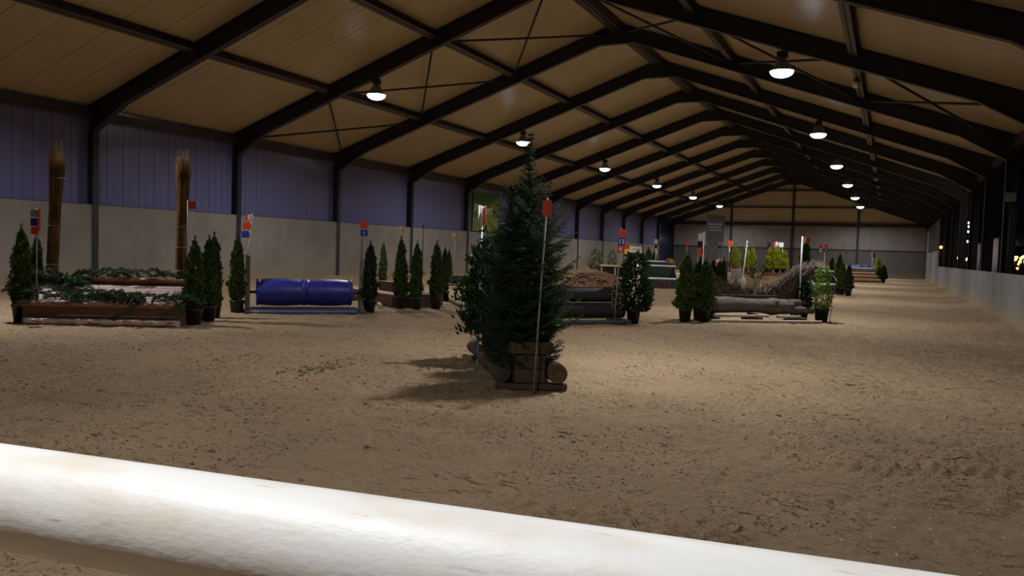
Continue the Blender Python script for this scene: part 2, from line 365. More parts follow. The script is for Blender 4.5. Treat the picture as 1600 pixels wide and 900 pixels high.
# shallow ribs of the inner sheet
for k in (0.25,0.5,0.75): pm.box(0.02,Lr-0.02,k-0.004,k+0.004,-0.0025,0.001)
me_p=pm.mesh('ceiling_panel',M_ceil)
ny_p=int(round((YE-YB)/1.0))
for k in range(ny_p):
    link('ceiling_panel',me_p,ceil,(-0.35,YB+k,4.80-0.35*SL),(0,-an,0))
    o=link('ceiling_panel',me_p,ceil,(W+0.35,YB+k+1,4.80-0.35*SL),(0,-an,PI))
# purlins, eave beams, bracing
def purlin_at(x,w=0.20,h=0.20,name='purlin',dz=0.0,tilt=None):
    m=MB(); z=ceilz(x)-0.012-dz; a=(an if x<W/2 else -an) if tilt is None else tilt
    R=Matrix.Translation((x,0,z)) @ Matrix.Rotation(-a,4,'Y')
    m.box(-w/2,w/2,YB,YE,-h,-h+0.012,R); m.box(-w/2,w/2,YB,YE,-0.012,0,R); m.box(-0.02,0.02,YB,YE,-h,0,R)
    return build(m,name,M_purlin,ceil)
for x in (3.36,6.90): purlin_at(x); purlin_at(W-x)
purlin_at(W/2-0.17,0.16,0.22,'ridge_purlin'); purlin_at(W/2+0.17,0.16,0.22,'ridge_purlin')
def eave(x,s):
    m=MB(); m.box(x-0.05,x+0.05,YB,YE,4.42,4.60); m.box(x-0.09,x+0.09,YB,YE,4.38,4.42)
    return build(m,'eave_beam',M_purlin,ceil)
eave(-0.12,1); eave(W+0.25,-1)
for n in (1,-2,11):
    ya,yb=Y0+BAY*n+0.05,Y0+BAY*(n+1)-0.05
    if n>=11: yb-=0.1
    for (x0,x1) in ((0.15,3.3),(3.45,6.85),(6.95,10.2),(W-10.2,W-6.95),(W-6.85,W-3.45),(W-3.3,W-0.15)):
        zf=lambda x: ceilz(x)-0.26
        for (xa,xb) in ((x0,x1),(x1,x0)):
            dz=-0.02 if xa<xb else 0.02
            m=MB(); m.tube([(xa,ya,zf(xa)+dz),((xa+xb)/2,(ya+yb)/2,(zf(xa)+zf(xb))/2+dz-0.005),(xb,yb,zf(xb)+dz)],0.032,6); build(m,'wind_brace',M_steel,ceil)

# left wall
wl=link('wall_left',None); tag(wl,kind='structure')
me=MB(); me.cbox(-0.20,-0.03,0.02,4.98,-0.15,2.20,0.008); me_c=me.mesh('concrete_panel',M_conc)
sm=MB(); sm.cbox(-0.33,-0.25,0.004,0.496,2.20,4.70,0.006)
for k in (0.25,): sm.box(-0.2515,-0.2490,k-0.004,k+0.004,2.21,4.69)
me_s=sm.mesh('metal_sheet',M_sheet)
for n in range(NF0,NF1-1):
    y=Y0+BAY*n; link('concrete_panel',me_c,wl,(0,y,0))
    for k in range(10): link('metal_sheet',me_s,wl,(0,y+0.5*k,0))
lg=MB(); lg.box(-0.30,-0.04,YB,FY[-2],2.20,2.215); build(lg,'sill_angle',M_colgrey,wl)
# doorway in the last bay, hung with dark blue plastic strips
yd=FY[-2]
m=MB(); m.box(-0.25,0.0,yd,yd+0.18,0,4.35); build(m,'door_jamb',M_endsheet,wl)
m=MB(); m.box(-0.25,0.0,YE-0.2,YE-0.02,0,4.35); build(m,'door_jamb',M_steel,wl)
m=MB(); m.box(-0.6,-0.55,yd-1,YE+1,-0.1,4.6); build(m,'door_leaf',mat('door_dark_blue',(0.012,0.014,0.03),0.6),wl)
M_strip=mat('dark_blue_strip',(0.012,0.016,0.07),0.35,col2=(0.008,0.010,0.04),scale=3)
sd=thing('strip_curtain','dark blue plastic strip curtain hanging in the far left doorway','curtain',(-0.1,yd+0.2,0))
m=MB(); m.box(-0.02,0.02,0,4.5,4.16,4.24); build(m,'curtain_rail',M_steel,sd)
for k in range(14):
    m=MB(); a=0.32*k; w=0.34; off=0.012*(k%2)
    m.add([(off,a,0.06),(off+.02,a+w/2,0.06),(off,a+w,0.06),(off,a,4.18),(off+.02,a+w/2,4.18),(off,a+w,4.18)],[(0,1,4,3),(1,2,5,4)],True)
    o=build(m,'strip',M_strip,sd); md=o.modifiers.new('s','SOLIDIFY'); md.thickness=0.004

# right wall: low concrete panels, open above
wr=link('wall_right',None); tag(wr,kind='structure')
me=MB(); me.cbox(W,W+0.06,0.008,4.992,-0.15,1.19,0.006); me_r=me.mesh('concrete_panel',M_concr)
me=MB(); me.cbox(W,W+0.06,0.008,4.992,-0.15,2.12,0.006); me_rt=me.mesh('concrete_panel',M_concr)
for n in range(NF0,NF1):
    if n==11: continue
    link('concrete_panel',me_rt if n>=8 else me_r,wr,(0,Y0+BAY*n,0))
m=MB()
for k in range(4): m.cbox(W+0.02,W+0.10,FY[-2]+0.95+k*0.98,FY[-2]+0.95+k*0.98+0.97,0,3.75,0.006)
m.box(W-0.03,W+0.14,FY[-2]+0.9,YE-0.05,3.75,3.85)
d=build(m,'door_1',M_endsheet); tag(d,kind='structure')
for n in range(8,NF1):   # dark cladding over the tall end panels
    m=MB(); m.box(W+0.02,W+0.08,Y0+BAY*n+0.01,Y0+BAY*(n+1)-0.01,2.14 if n<11 else 3.87,4.06); build(m,'metal_sheet',M_steel,wr)

# far end wall
we=link('wall_end',None); tag(we,kind='structure')
xs_=[0,5.2,W/2,15.75,W]
for a,b in zip(xs_,xs_[1:]):
    m=MB(); m.cbox(a+0.01,b-0.01,YE+0.16,YE+0.30,-0.15,2.26,0.006); build(m,'concrete_panel',M_conce,we)
    nb=5
    for k in range(nb):
        xa=a+(b-a)*k/nb; xb=a+(b-a)*(k+1)/nb
        m=MB(); m.cbox(xa+0.003,xb-0.003,YE+0.18,YE+0.26,2.28,4.40,0.006); build(m,'metal_sheet',M_endsheet,we)
        m=MB(); m.prism([(xa+0.003,4.40),(xb-0.003,4.40),(xb-0.003,ceilz(xb)-0.01),(xa+0.003,ceilz(xa)-0.01)],YE+0.18,YE+0.26)
        build(m,'gable_sheet',M_gable,we)
m=MB(); m.box(0,W,YE+0.10,YE+0.2,2.22,2.30); build(m,'sheet_rail',M_colgrey,we)
m=MB(); m.box(-0.1,W+0.1,YE-0.02,YE+0.10,4.24,4.54); build(m,'tie_beam',M_steel,we)
for z in (5.85,7.32):
    h=(z-4.8)/SL; m=MB(); m.box(h-0.2,W-h+0.2,YE+0.05,YE+0.17,z-0.07,z+0.08); build(m,'gable_rail',M_purlin,we)
for x in (5.2,W/2,15.75):
    m=MB(); m.box(x-0.09,x+0.09,YE+0.02,YE+0.16,-0.1,ceilz(x)-0.05); build(m,'gable_post',M_steel,we)
# near end wall behind the camera
wn=link('wall_near',None); tag(wn,kind='structure')
m=MB(); m.box(-0.3,W+0.3,YB-0.2,YB-0.05,-0.15,2.2); build(m,'concrete_panel',M_conc,wn)
m=MB(); m.prism([(-0.3,2.2),(W+0.3,2.2),(W+0.3,ceilz(0)-0.1),(W/2,ceilz(W/2)),(-0.3,ceilz(0)-0.1)],YB-0.18,YB-0.08); build(m,'metal_sheet',M_sheet,wn)

# ------------------------------------------------------------------ hall lamps
def lamp_proto():
    t=thing('pendant_lamp','','lamp')
    # origin at the rim of the reflector, 0.5 m tall
    m=MB(); m.tube([(0,0,0.50),(0,0,0.44)],0.012,6); m.tube([(0,0,0.60),(0.03,0,0.57),(0,0,0.53),(-0.02,0,0.56)],0.008,6); build(m,'hook',M_lamph,t)
    m=MB(); m.cbox(-0.105,0.105,-0.09,0.09,0.30,0.45,0.012); m.lathe([(0.07,0.24),(0.08,0.31)],12); build(m,'gear_box',M_lamph,t)
    prof=[(0.075,0.27),(0.10,0.255),(0.13,0.21),(0.165,0.15),(0.20,0.09),(0.235,0.03),(0.262,0.0),(0.27,-0.004)]
    n=48; vs=[]; fs=[]
    for i,(r,z) in enumerate(prof):
        for j in range(n): rr=r*(1+0.012*(j%2)); vs.append((rr*math.cos(2*PI*j/n),rr*math.sin(2*PI*j/n),z))
    for i in range(len(prof)-1):
        for j in range(n): fs.append((i*n+j,i*n+(j+1)%n,(i+1)*n+(j+1)%n,(i+1)*n+j))
    m=MB(); m.add(vs,fs,True); build(m,'reflector',M_lampr,t)
    m=MB(); m.lathe([(0.262,-0.004),(0.258,-0.03),(0.23,-0.075),(0.17,-0.115),(0.09,-0.137),(0.001,-0.142)],24); build(m,'lens',M_lens,t)
    li=bpy.data.lights.new('lamp_light','AREA'); li.shape='DISK'; li.size=0.24; li.energy=LAMP_W; li.color=LAMP_COL; li.spread=math.radians(152)
    o=link('lamp_light',li,t,(0,0,-0.150))
    return t
LZ=5.64
lamp0=lamp_proto(); first=True
ordn=['nearest','second nearest','third','fourth','fifth','sixth']
LX_L,LY_L,LX_R,LY_R=5.07,19.06,16.0,19.32
for side,lx,ly in (('left',LX_L,LY_L),('right',LX_R,LY_R)):
    for k in range(-2,6):
        if side=='left' and k==-2: continue
        loc=(lx,ly+10*k,LZ)
        if first: t=lamp0; t.location=loc; first=False
        else: t=copy_tree(lamp0,loc)
        t.rotation_euler=(0,0,rnd.uniform(-0.3,0.3))
        if k==-1 and side=='left': lab='glowing bell lamp at the top left corner, nearest of the left row'
        elif k<0: lab='hall lamp of the %s row hung over the near sand%s'%(side,' by the rail' if k==-2 else '')
        else: lab='glowing bell-shaped hall lamp, %s of the full ones in the %s row'%((ordn[k] if k<5 else 'farthest'),side)
        t['label']=lab; t['group']='bell lamps of the %s row'%side
        m=MB(); x=lx; z1=(4.71+(min(x,W-x)-1.08)*SL)-LZ
        yo=0.03+(0.0 if side=='left' else -0.23)
        m.tube([(0,0,0.57),(0,0,max(0.6,z1+0.0))],0.006,5); build(m,'hanger',M_lamph,t)

# ------------------------------------------------------------------ vegetation meshes
def sprays(n, H, rad, sl, sw, up=0.6, seed=1, z0=0.0, leafy=False, bumpy=0.18):
    """Leaf sprays filling a narrow crown: each is a bent kite of two quads."""
    r=np.random.RandomState(seed)
    z=z0+(H-z0)*(1-np.sqrt(r.rand(n)*0.97)) ; z=np.where(r.rand(n)<0.5,z0+(H-z0)*r.rand(n),z)
    th=r.rand(n)*2*PI
    lob=1+bumpy*(vnoise(th*1.6+10,z*9,seed)-0.5)*2+bumpy*0.8*(vnoise(th*4+10,z*22,seed+5)-0.5)*2
    R=np.array([rad(v) for v in (z-z0)/(H-z0)])*lob*np.sqrt(0.35+0.65*r.rand(n))
    P=np.stack([R*np.cos(th),R*np.sin(th),z],-1)
    out=np.stack([np.cos(th),np.sin(th),np.zeros(n)],-1)
    D=out*(1-up)*(0.5+r.rand(n,1))+np.array([0,0,1])*up+0.45*(r.rand(n,3)-0.5); D/=np.linalg.norm(D,axis=1,keepdims=True)
    S=np.cross(D,r.rand(n,3)-0.5); S/=np.linalg.norm(S,axis=1,keepdims=True); Nn=np.cross(D,S)
    L=sl*(0.6+0.8*r.rand(n,1)); Wd=sw*(0.6+0.8*r.rand(n,1))
    a=P; b=P+D*L*0.5+S*Wd+Nn*Wd*0.2; c=P+D*L-Nn*Wd*0.4; d=P+D*L*0.5-S*Wd+Nn*Wd*0.2
    V=np.stack([a,b,c,d],1).reshape(-1,3); i=np.arange(n)*4
    F=np.concatenate([np.stack([i,i+1,i+2],-1),np.stack([i,i+2,i+3],-1)])
    return V,F
def prof_thuja(t): return 0.148*min(1,(t/0.2+0.6))*max(0.0,(1-t))**0.48+0.004 if t<0.9 else 0.148*0.331*(1-t)/0.1+0.008
def prof_col(t): return 0.19*min(1,(t/0.12+0.5))*(1-t**2.2)**0.7+0.01
def prof_bush(t): return 0.26*max(0.02,(1-(2*t-0.9)**2*0.85))**0.6
def with_core(V,F,H,rad,z0):     # an inner dark core of twigs
    m=MB(); 
    return V,F
TH=[]
for s in range(4):
    V,F=sprays(3800,1.18,prof_thuja,0.055,0.012,0.80,20+s,0.02,bumpy=0.42)
    V2,F2=sprays(90,1.27,lambda t:0.035*(1-t)+0.004,0.07,0.008,0.92,40+s,0.85)
    TH.append((np.concatenate([V,V2]),np.concatenate([F,F2+len(V)])))
me_th=[tri_mesh('foliage',V,F,M_thuja) for V,F in TH]; me_thd=[tri_mesh('foliage',V,F,M_thujad) for V,F in TH[:2]]
V,F=sprays(2600,0.85,prof_col,0.055,0.015,0.7,55,0.0); me_yel=[tri_mesh('foliage',V,F,M_yelcon)]
V,F=sprays(2600,0.85,prof_col,0.055,0.015,0.7,56,0.0); me_yel.append(tri_mesh('foliage',V,F,M_yelcon)); me_gcon=[tri_mesh('foliage',V,F,M_thuja)]
V,F=sprays(1500,1.08,lambda t:0.23*min(1,0.5+t*2)*(1-t)**0.45+0.02,0.085,0.024,0.35,60,0.12,bumpy=0.4); me_lau=tri_mesh('foliage',V,F,M_laurel)
V,F=sprays(1100,1.0,lambda t:0.15*min(1,0.5+t*3)*(1-t)**0.4+0.02,0.052,0.016,0.4,61,0.05,bumpy=0.4); me_lig=tri_mesh('foliage',V,F,M_light_leaf)
V,F=sprays(700,0.9,prof_bush,0.07,0.02,0.45,62,0.0,bumpy=0.5); me_bush=tri_mesh('foliage',V,F,M_thuja)
pm=MB(); pm.lathe([(0.095,0),(0.105,0.0),(0.135,0.235),(0.148,0.24),(0.148,0.265),(0.13,0.265),(0.125,0.235),(0.001,0.23)],20,cap0=True); me_pot=pm.mesh('pot',M_pot)
pm=MB(); pm.lathe([(0.06,0),(0.07,0.0),(0.095,0.13),(0.105,0.13),(0.105,0.16),(0.09,0.16),(0.085,0.135),(0.001,0.13)],18,cap0=True); me_tpot=pm.mesh('pot',M_terra); me_bpot=pm.mesh('pot',M_pot)
pm=MB(); pm.lathe([(0.075,0),(0.085,0.0),(0.135,0.28),(0.15,0.30),(0.13,0.30),(0.12,0.27),(0.001,0.26)],18,cap0=True); me_wpot=pm.mesh('pot',mat('pale_stone_pot',(0.42,0.39,0.36),0.8,col2=(0.3,0.28,0.26),scale=8))
pm=MB(); pm.tube([(0,0,0.2),(0.01,0,0.5),(0,0.01,1.0)],[0.014,0.011,0.004],6); me_stem=pm.mesh('stem',M_trunk)
def plant(name,label,cat,x,y,z,fol,pot=me_pot,s=1.0,fz=0.22,group=None,fs=None,rz=None,stem=True):
    t=thing(name,label,cat,(x,y,z+(gz(x,y) if z==0 else 0)),rnd.uniform(0,6.28) if rz is None else rz,group)
    t.scale=(1,1,1)
    if pot: link('pot',pot,t,scale=(s,s,s))
    f=link('foliage',fol,t,(0,0,fz*s)); f.scale=fs if fs else (s,s,s); 
    if stem: link('stem',me_stem,t,scale=(s,s,0.8*s))
    return t
CE='evergreens marking the jumps'
def thuja(x,y,h,label,w=1.0,var=0,dark=False,z=0):
    f=(me_thd if dark else me_th)[var%(2 if dark else 4)]
    return plant('potted_thuja',label,'shrub',x,y,z,f,fs=(w,w,(h-0.2)/1.2),group=CE)

# ------------------------------------------------------------------ markers (poles with plates)
def text_mesh(s,size,m,name='numeral',shear=0.0):
    cu=bpy.data.curves.new(name,'FONT'); cu.body=s; cu.size=size; cu.align_x='CENTER'; cu.align_y='CENTER'; cu.extrude=0.001; cu.shear=shear
    o=bpy.data.objects.new('tmp',cu); COL.objects.link(o); dg=bpy.context.evaluated_depsgraph_get()
    me=bpy.data.meshes.new_from_object(o.evaluated_get(dg)); me.materials.clear(); me.materials.append(m)
    bpy.data.objects.remove(o); me.name=name; return me
def rplate(w,h,t=0.006,c=0.018,n=4):
    pts=[]
    for cx,cz,a0 in ((w/2-c,h/2-c,0),(-w/2+c,h/2-c,PI/2),(-w/2+c,-h/2+c,PI),(w/2-c,-h/2+c,1.5*PI)):
        for k in range(n+1): a=a0+PI/2*k/n; pts.append((cx+c*math.cos(a),cz+c*math.sin(a)))
    m=MB(); m.prism(pts,-t/2,t/2); return m
FACE=math.radians(25)
def marker(label,x,y,h,plates,pole=None,r=0.011,lean=(0,0),z0=None,rz=FACE,group='jump markers'):
    """plates: (z centre, sideways offset, width, height, material, text, turn)"""
    zb=gz(x,y) if z0 is None else z0
    t=thing('marker_pole',label,'marker',(x,y,zb),rz,group)
    m=MB(); m.tube([(0,0,-0.02),(lean[0]*0.5,0,(h-zb)*0.5),(lean[0],0,h-zb)],r,8); build(m,'pole',pole or M_whitepl,t)
    for (z,dx,w,hh,mt,tx,turn) in plates:
        f=(z-zb)/(h-zb); o=build(rplate(w,hh),'plate',mt,t,loc=(lean[0]*f+dx,-r-0.006,z-zb),rot=(0,0,turn))
        if tx: link('numeral',text_mesh(tx,hh*0.8,M_white),o,(0,-0.005,0),(PI/2,0,0))
    return t
def loc2(A,ang,u,v): c,s=math.cos(ang),math.sin(ang); return (A[0]+u*c-v*s, A[1]+u*s+v*c)

# ------------------------------------------------------------------ logs, planks, boughs
def log(mb,p0,p1,r0,r1=None,n=14,seg=12,wob=0.03,bend=0.0,rr=None):
    rr=rr or rnd; r1=r0 if r1 is None else r1; p0=Vector(p0); p1=Vector(p1); d=p1-p0; o=d.normalized().orthogonal()
    pts=[p0+d*(i/seg)+o*bend*math.sin(PI*i/seg)+Vector([rr.uniform(-1,1)*r0*wob for _ in range(3)]) for i in range(seg+1)]
    rads=[(r0+(r1-r0)*i/seg)*(1+rr.uniform(-1,1)*wob*1.5) for i in range(seg+1)]
    mb.tube(pts,rads,n,True,True,jit=wob*0.6,rr=rr); return mb
def needles_on(segs, dens, nl, nw, r, droop=0.0):
    """segs: array (k,2,3). returns triangles: needles all round the twigs"""
    a=segs[:,0]; b=segs[:,1]; L=np.linalg.norm(b-a,axis=1); cnt=np.maximum(1,(L*dens).astype(int)); i=np.repeat(np.arange(len(segs)),cnt); n=len(i)
    t=r.rand(n,1); d=(b-a)/L[:,None]; P=a[i]+(b-a)[i]*t; D=d[i]
    q=r.randn(n,3); q-=D*(q*D).sum(1,keepdims=True); q/=np.linalg.norm(q,axis=1,keepdims=True)
    N=q*0.8+D*0.65; N/=np.linalg.norm(N,axis=1,keepdims=True); S=np.cross(N,D); S/=np.linalg.norm(S,axis=1,keepdims=True)
    l=nl*(0.7+0.6*r.rand(n,1))
    nw=nw*1.25; V=np.stack([P-S*nw,P+S*nw,P+N*l],1).reshape(-1,3); return V,np.arange(3*n).reshape(-1,3)
def conifer(H, rad, seed, nwh, per, dens=330, nl=0.016, base=0.0, z_leader=0.75):
    r=np.random.RandomState(seed); segs=[]; wood=MB(); rr=random.Random(seed)
    wood.tube([(0,0,0),(0.01,0,H*0.4),(-0.01,0.005,H*0.75),(0.0,0,H)],[0.03,0.02,0.010,0.003],7)
    for k in range(nwh):
        t=(k+rr.uniform(-0.2,0.2))/nwh; t=max(0,min(0.995,t)); z=base+(H-base)*t**0.92
        R=rad(t); nb=max(3,int(per*(0.5+0.8*(1-t))))
        a0=rr.uniform(0,6.28)
        for j in range(nb):
            th=a0+2*PI*j/nb+rr.uniform(-0.25,0.25); L=R*rr.uniform(0.60,1.15); up=0.15+0.75*t**1.5+rr.uniform(-0.12,0.12)
            d=np.array([math.cos(th),math.sin(th),0]); side=np.array([-math.sin(th),math.cos(th),0]); p=np.array([0,0,z],float); prev=p; n=max(3,int(L/0.028))
            pts=[p]
            for q in range(1,n+1):
                f=q/n; cur=np.array([0,0,z])+d*L*f+np.array([0,0,1])*(L*(up*f-0.28*(1-t)*math.sin(f*PI*0.8)+0.12*f*f)); segs.append((prev,cur)); pts.append(cur); 
                if f>0.12:
                    tl=(0.5*L*(1-f)+0.035)*rr.uniform(0.6,1.1); tl=min(tl,0.16)
                    for sg in (-1,1):
                        e=cur+(side*sg*0.8+d*0.62+np.array([0,0,rr.uniform(-0.2,0.2)]))*tl; segs.append((cur,e))
                        if tl>0.09:
                            mid=cur*0.45+e*0.55
                            for s2 in (-1,1): segs.append((mid,mid+(d*0.9+side*s2*0.6+np.array([0,0,rr.uniform(-.2,.2)]))*tl*0.4))
                prev=cur
            wood.tube([Vector(x) for x in pts[::2]],[0.006*(1-i/len(pts[::2]))+0.002 for i in range(len(pts[::2]))],4,False)
    # leader
    lt=np.array([0,0,H]); segs.append((np.array([0,0,H*0.86]),lt))
    V,F=needles_on(np.array(segs),dens,nl,0.0013,r)
    return wood,V,F

def bough(seed,L=0.5):
    r=np.random.RandomState(seed); rr=random.Random(seed); segs=[]; prev=np.array([0,0,0.02]); n=16; pts=[prev]
    for q in range(1,n+1):
        f=q/n; cur=np.array([L*f,0.05*math.sin(f*2+seed),0.02+0.09*math.sin(f*PI)*rr.uniform(0.9,1.1)]); segs.append((prev,cur)); pts.append(cur)
        tl=0.16*(1-f)**0.7+0.03
        for sg in (-1,1):
            e=cur+np.array([0.7,0.75*sg,rr.uniform(-0.25,0.45)])*tl*rr.uniform(0.7,1.15); segs.append((cur,e))
            mid=(cur+e)/2; segs.append((mid,mid+np.array([0.9,-0.3*sg,0.2])*tl*0.35))
        prev=cur
    V,F=needles_on(np.array(segs),520,0.030,0.0026,r); w=MB(); w.tube([Vector(p) for p in pts[::3]],[0.006,0.005,0.004,0.003,0.003,0.002][:len(pts[::3])],5)
    return tri_mesh('needles',V,F,M_fir), w.mesh('stem',M_trunk)
BOUGH=[bough(3),bough(4,0.42),bough(5,0.55)]
def lay_bough(x,y,z,rz,tilt,label,group,s=1.0,k=None,roll=0.0):
    k=rnd.randrange(3) if k is None else k
    t=thing('fir_bough',label,'branch',(x,y,z),rz,group); t.rotation_euler=(roll,tilt,rz); t.scale=(s,s,s)
    tag(link('needles',BOUGH[k][0],t),kind='stuff'); link('stem',BOUGH[k][1],t); return t

# ------------------------------------------------------------------ jump with reed bundles (left)
A=(6.38,7.93); AN=math.radians(31.5)
j=thing('timber_jump','low timber box jump with a pinkish board deck between two reed bundles','jump',(A[0],A[1],0),AN)
m=MB(); log(m,(0.06,0.0,0.055),(2.37,0.0,0.055),0.052,seg=26,wob=0.05); build(m,'ground_pole',M_peeled,j)
for k in range(2):
    m=MB(); m.cbox(0.0,2.38,0.085,0.125,0.02+k*0.132,0.02+k*0.132+0.128,0.006); build(m,'front_board',M_wood,j)
m=MB(); log(m,(-0.02,0.10,0.315),(2.39,0.10,0.315),0.045,seg=20,wob=0.03); build(m,'front_rail',M_woodred,j)
for u in (0.0,2.34):
    m=MB(); m.prism([(0.12,0.0),(0.92,0.0),(0.92,0.58),(0.12,0.31)],0,0.04)
    o=build(m,'side_board',M_wood,j); o.rotation_euler=(0,0,PI/2); o.location=(u+0.04,0,0)
nb=7
for k in range(nb):
    v0=0.14+0.78*k/nb; v1=0.14+0.78*(k+1)/nb-0.008; z=0.335+0.25*k/nb
    m=MB(); Rm=Matrix.Translation((0,v0,z)) @ Matrix.Rotation(math.atan(0.25/0.78),4,'X'); m.cbox(-0.10+rnd.uniform(-.01,.01),2.33+rnd.uniform(-.01,.01),0,(v1-v0)*1.04,-0.012,0.012,0.004,Rm); build(m,'deck_board',M_deck,j)
m=MB(); log(m,(-0.2,1.0,0.675),(2.25,1.0,0.675),0.046,seg=20,wob=0.03); build(m,'back_rail',M_woodred,j)
m=MB(); m.cbox(-0.18,2.22,0.98,1.02,0.35,0.63,0.006); build(m,'back_board',M_wood,j)
for u in (-0.15,1.0,2.15):
    m=MB(); m.cbox(u,u+0.07,1.02,1.09,0,0.64,0.006); build(m,'leg',M_wood,j)
def reed(label,x,y,lean,seed,h=2.85,ties=(0.55,1.0,1.6)):
    t=thing('reed_bundle',label,'reed bundle',(x,y,0),AN,'reed bundles on the left jump')
    rr=random.Random(seed); m=MB()
    for k in range(330):
        a=rr.uniform(0,2*PI); q=math.sqrt(rr.random())*0.088; x0,y0=q*math.cos(a),q*math.sin(a); hh=h*rr.uniform(0.86,1.0) if k>25 else h*rr.uniform(0.96,1.05)
        top=1.0+rr.uniform(0.0,0.45); j1=rr.uniform(-0.012,0.012); lx=lean[0]; ly=lean[1]
        sp=rr.uniform(-0.03,0.03); sp2=rr.uniform(-0.03,0.03)
        m.tube([(x0*0.95,y0*0.95,0.0),(x0+lx*0.33+j1,y0+ly*0.33,hh*0.33),(x0*1.0+lx*0.7,y0+ly*0.7+j1,hh*0.7),(x0*top+lx+sp,y0*top+ly+sp2,hh)],[0.0045,0.0042,0.0042,0.0030],3,False,False)
    tag(build(m,'reeds',M_reed,t),kind='stuff')
    for z in ties:
        f=z/h; m=MB(); c=Vector((lean[0]*f,lean[1]*f,z)); m.tube([c+Vector((0.092*math.cos(b),0.092*math.sin(b),0.004*math.sin(3*b))) for b in [2*PI*i/16 for i in range(17)]],0.004,5,False)
        if z==ties[-1]: m.tube([c+Vector((0.05,-0.08,0)),c+Vector((0.14,-0.11,-0.006)),c+Vector((0.22,-0.10,-0.012))],0.0035,4)
        build(m,'tie',M_twine,t)
    return t
x,y=loc2(A,AN,-0.09,1.22); reed('tall tied bundle of dry reeds, left one of the pair behind the board deck',x,y,(0.10,0.0),5,2.84,(0.9,1.55,2.35))
x,y=loc2(A,AN,2.03,1.22); reed('tall tied bundle of dry reeds, right one of the pair behind the board deck',x,y,(0.02,0.0),6,2.80,(0.85,1.25,1.6))
gb='cut fir boughs strewn on the left timber jump'
spots=[]
for k in range(22): spots.append((0.12+2.1*k/21+rnd.uniform(-.04,.04),0.14+rnd.uniform(-0.03,0.10),0.37,'front'))
for k in range(16): spots.append((0.25+1.85*k/15+rnd.uniform(-.04,.04),1.0+rnd.uniform(-0.03,0.05),0.71,'back'))
for k in range(9): spots.append((0.12+rnd.uniform(0,.36),0.62+rnd.uniform(0,.3),0.52+0.04*(k%4),'heap'))
for (u,v,z,w) in spots:
    x,y=loc2(A,AN,u,v); lab={'front':'green fir bough lying in the row along the front rail of the board-deck jump','back':'green fir bough lying in the row along the back rail of the board-deck jump','heap':'dark fir bough in the heap at the left end of the board deck'}[w]
    lay_bough(x,y,z,AN+rnd.choice([0,PI])+rnd.uniform(-0.5,0.5),rnd.uniform(-0.25,0.05),lab,gb+' ('+w+')',rnd.uniform(0.75,1.05) if w!='back' else rnd.uniform(0.6,0.85),roll=rnd.uniform(-.3,.3))
for (u,v,rz) in ((1.75,0.06,-1.9),(2.3,0.05,-0.9),(0.15,0.05,-2.2)):
    x,y=loc2(A,AN,u,v); lay_bough(x,y,0.36,AN+rz,0.55,{-1.9:'fir bough drooping over the middle of the front rail, board-deck jump',-0.9:'fir bough drooping over the right end of the front rail',-2.2:'fir bough drooping over the left end of the front rail'}[rz],'drooping fir boughs',0.55,0)

thuja(6.04,8.18,1.42,'potted thuja at the near left corner of the reed-bundle jump',1.1,0)
thuja(5.70,8.66,1.30,'potted thuja half hidden behind the left reed-bundle jump corner',0.9,1)
thuja(8.27,9.58,1.33,'nearest potted thuja at the right corner of the reed-bundle jump',1.1,2)
thuja(7.92,10.22,1.36,'middle potted thuja of the right group at the reed-bundle jump',1.0,3)
thuja(7.55,10.70,1.42,'rear potted thuja of the right group at the reed-bundle jump',1.0,1)
marker('leaning pole with blue and red plates left of the reed-bundle jump',6.35,8.22,1.80,[(1.72,-0.03,0.12,0.11,M_greypole,'',0),(1.585,-0.03,0.115,0.12,M_blue,'',0),(1.455,-0.02,0.115,0.12,M_red,'',0),(1.62,0.045,0.05,0.36,M_red,'',1.35)],M_greypole,0.012)
marker('grey pole with one red plate beside the right reed bundle',*loc2(A,AN,2.18,1.05),2.05,[(1.97,0.075,0.135,0.125,M_red,'',0)],M_greypole,0.012)

# ------------------------------------------------------------------ blue barrel jump
A=(7.32,11.81); AN=math.radians(46.8)
def barrel(label,u0):
    x,y=loc2(A,AN,u0,0.33); t=thing('plastic_barrel',label,'barrel',(x,y,0.40),AN,'blue barrels on the axle')
    L=0.925; R=0.262
    prof=[(0.03,0.0),(R-0.04,0.0),(R-0.03,-0.0)]; prof=[(0.035,0.03),(R-0.045,0.03),(R-0.035,0.0),(R-0.01,0.0),(R+0.004,0.012),(R+0.004,0.035),(R-0.012,0.05),(R-0.004,0.10),(R+0.006,0.24),(R+0.010,0.30),(R+0.012,0.46),(R+0.010,0.62),(R+0.006,0.68),(R-0.004,0.82),(R-0.012,0.872),(R+0.004,0.888),(R+0.004,0.912),(R-0.01,0.924),(R-0.035,0.924),(R-0.045,0.895),(0.035,0.895)]
    m=MB(); m.lathe(prof,36); o=build(m,'drum',M_barrel,t,rot=(0,PI/2,0))
    m=MB(); m.lathe([(0.030,0.027),(0.05,0.027),(0.05,0.012),(0.030,0.012)],14,(0.0,0.17,0)); build(m,'bung',M_barrel,t,rot=(0,PI/2,0))
    return t
barrel('blue plastic barrel lying at the left half of the axle jump',0.165); barrel('blue plastic barrel lying at the right half of the axle jump',1.095)
j=thing('barrel_stand','dark timber stand with axle and two square posts carrying the blue barrels','jump',(A[0],A[1],0),AN)
m=MB(); m.tube([(-0.02,0.33,0.40),(2.28,0.33,0.40)],0.028,12); build(m,'axle',M_darkpole,j)
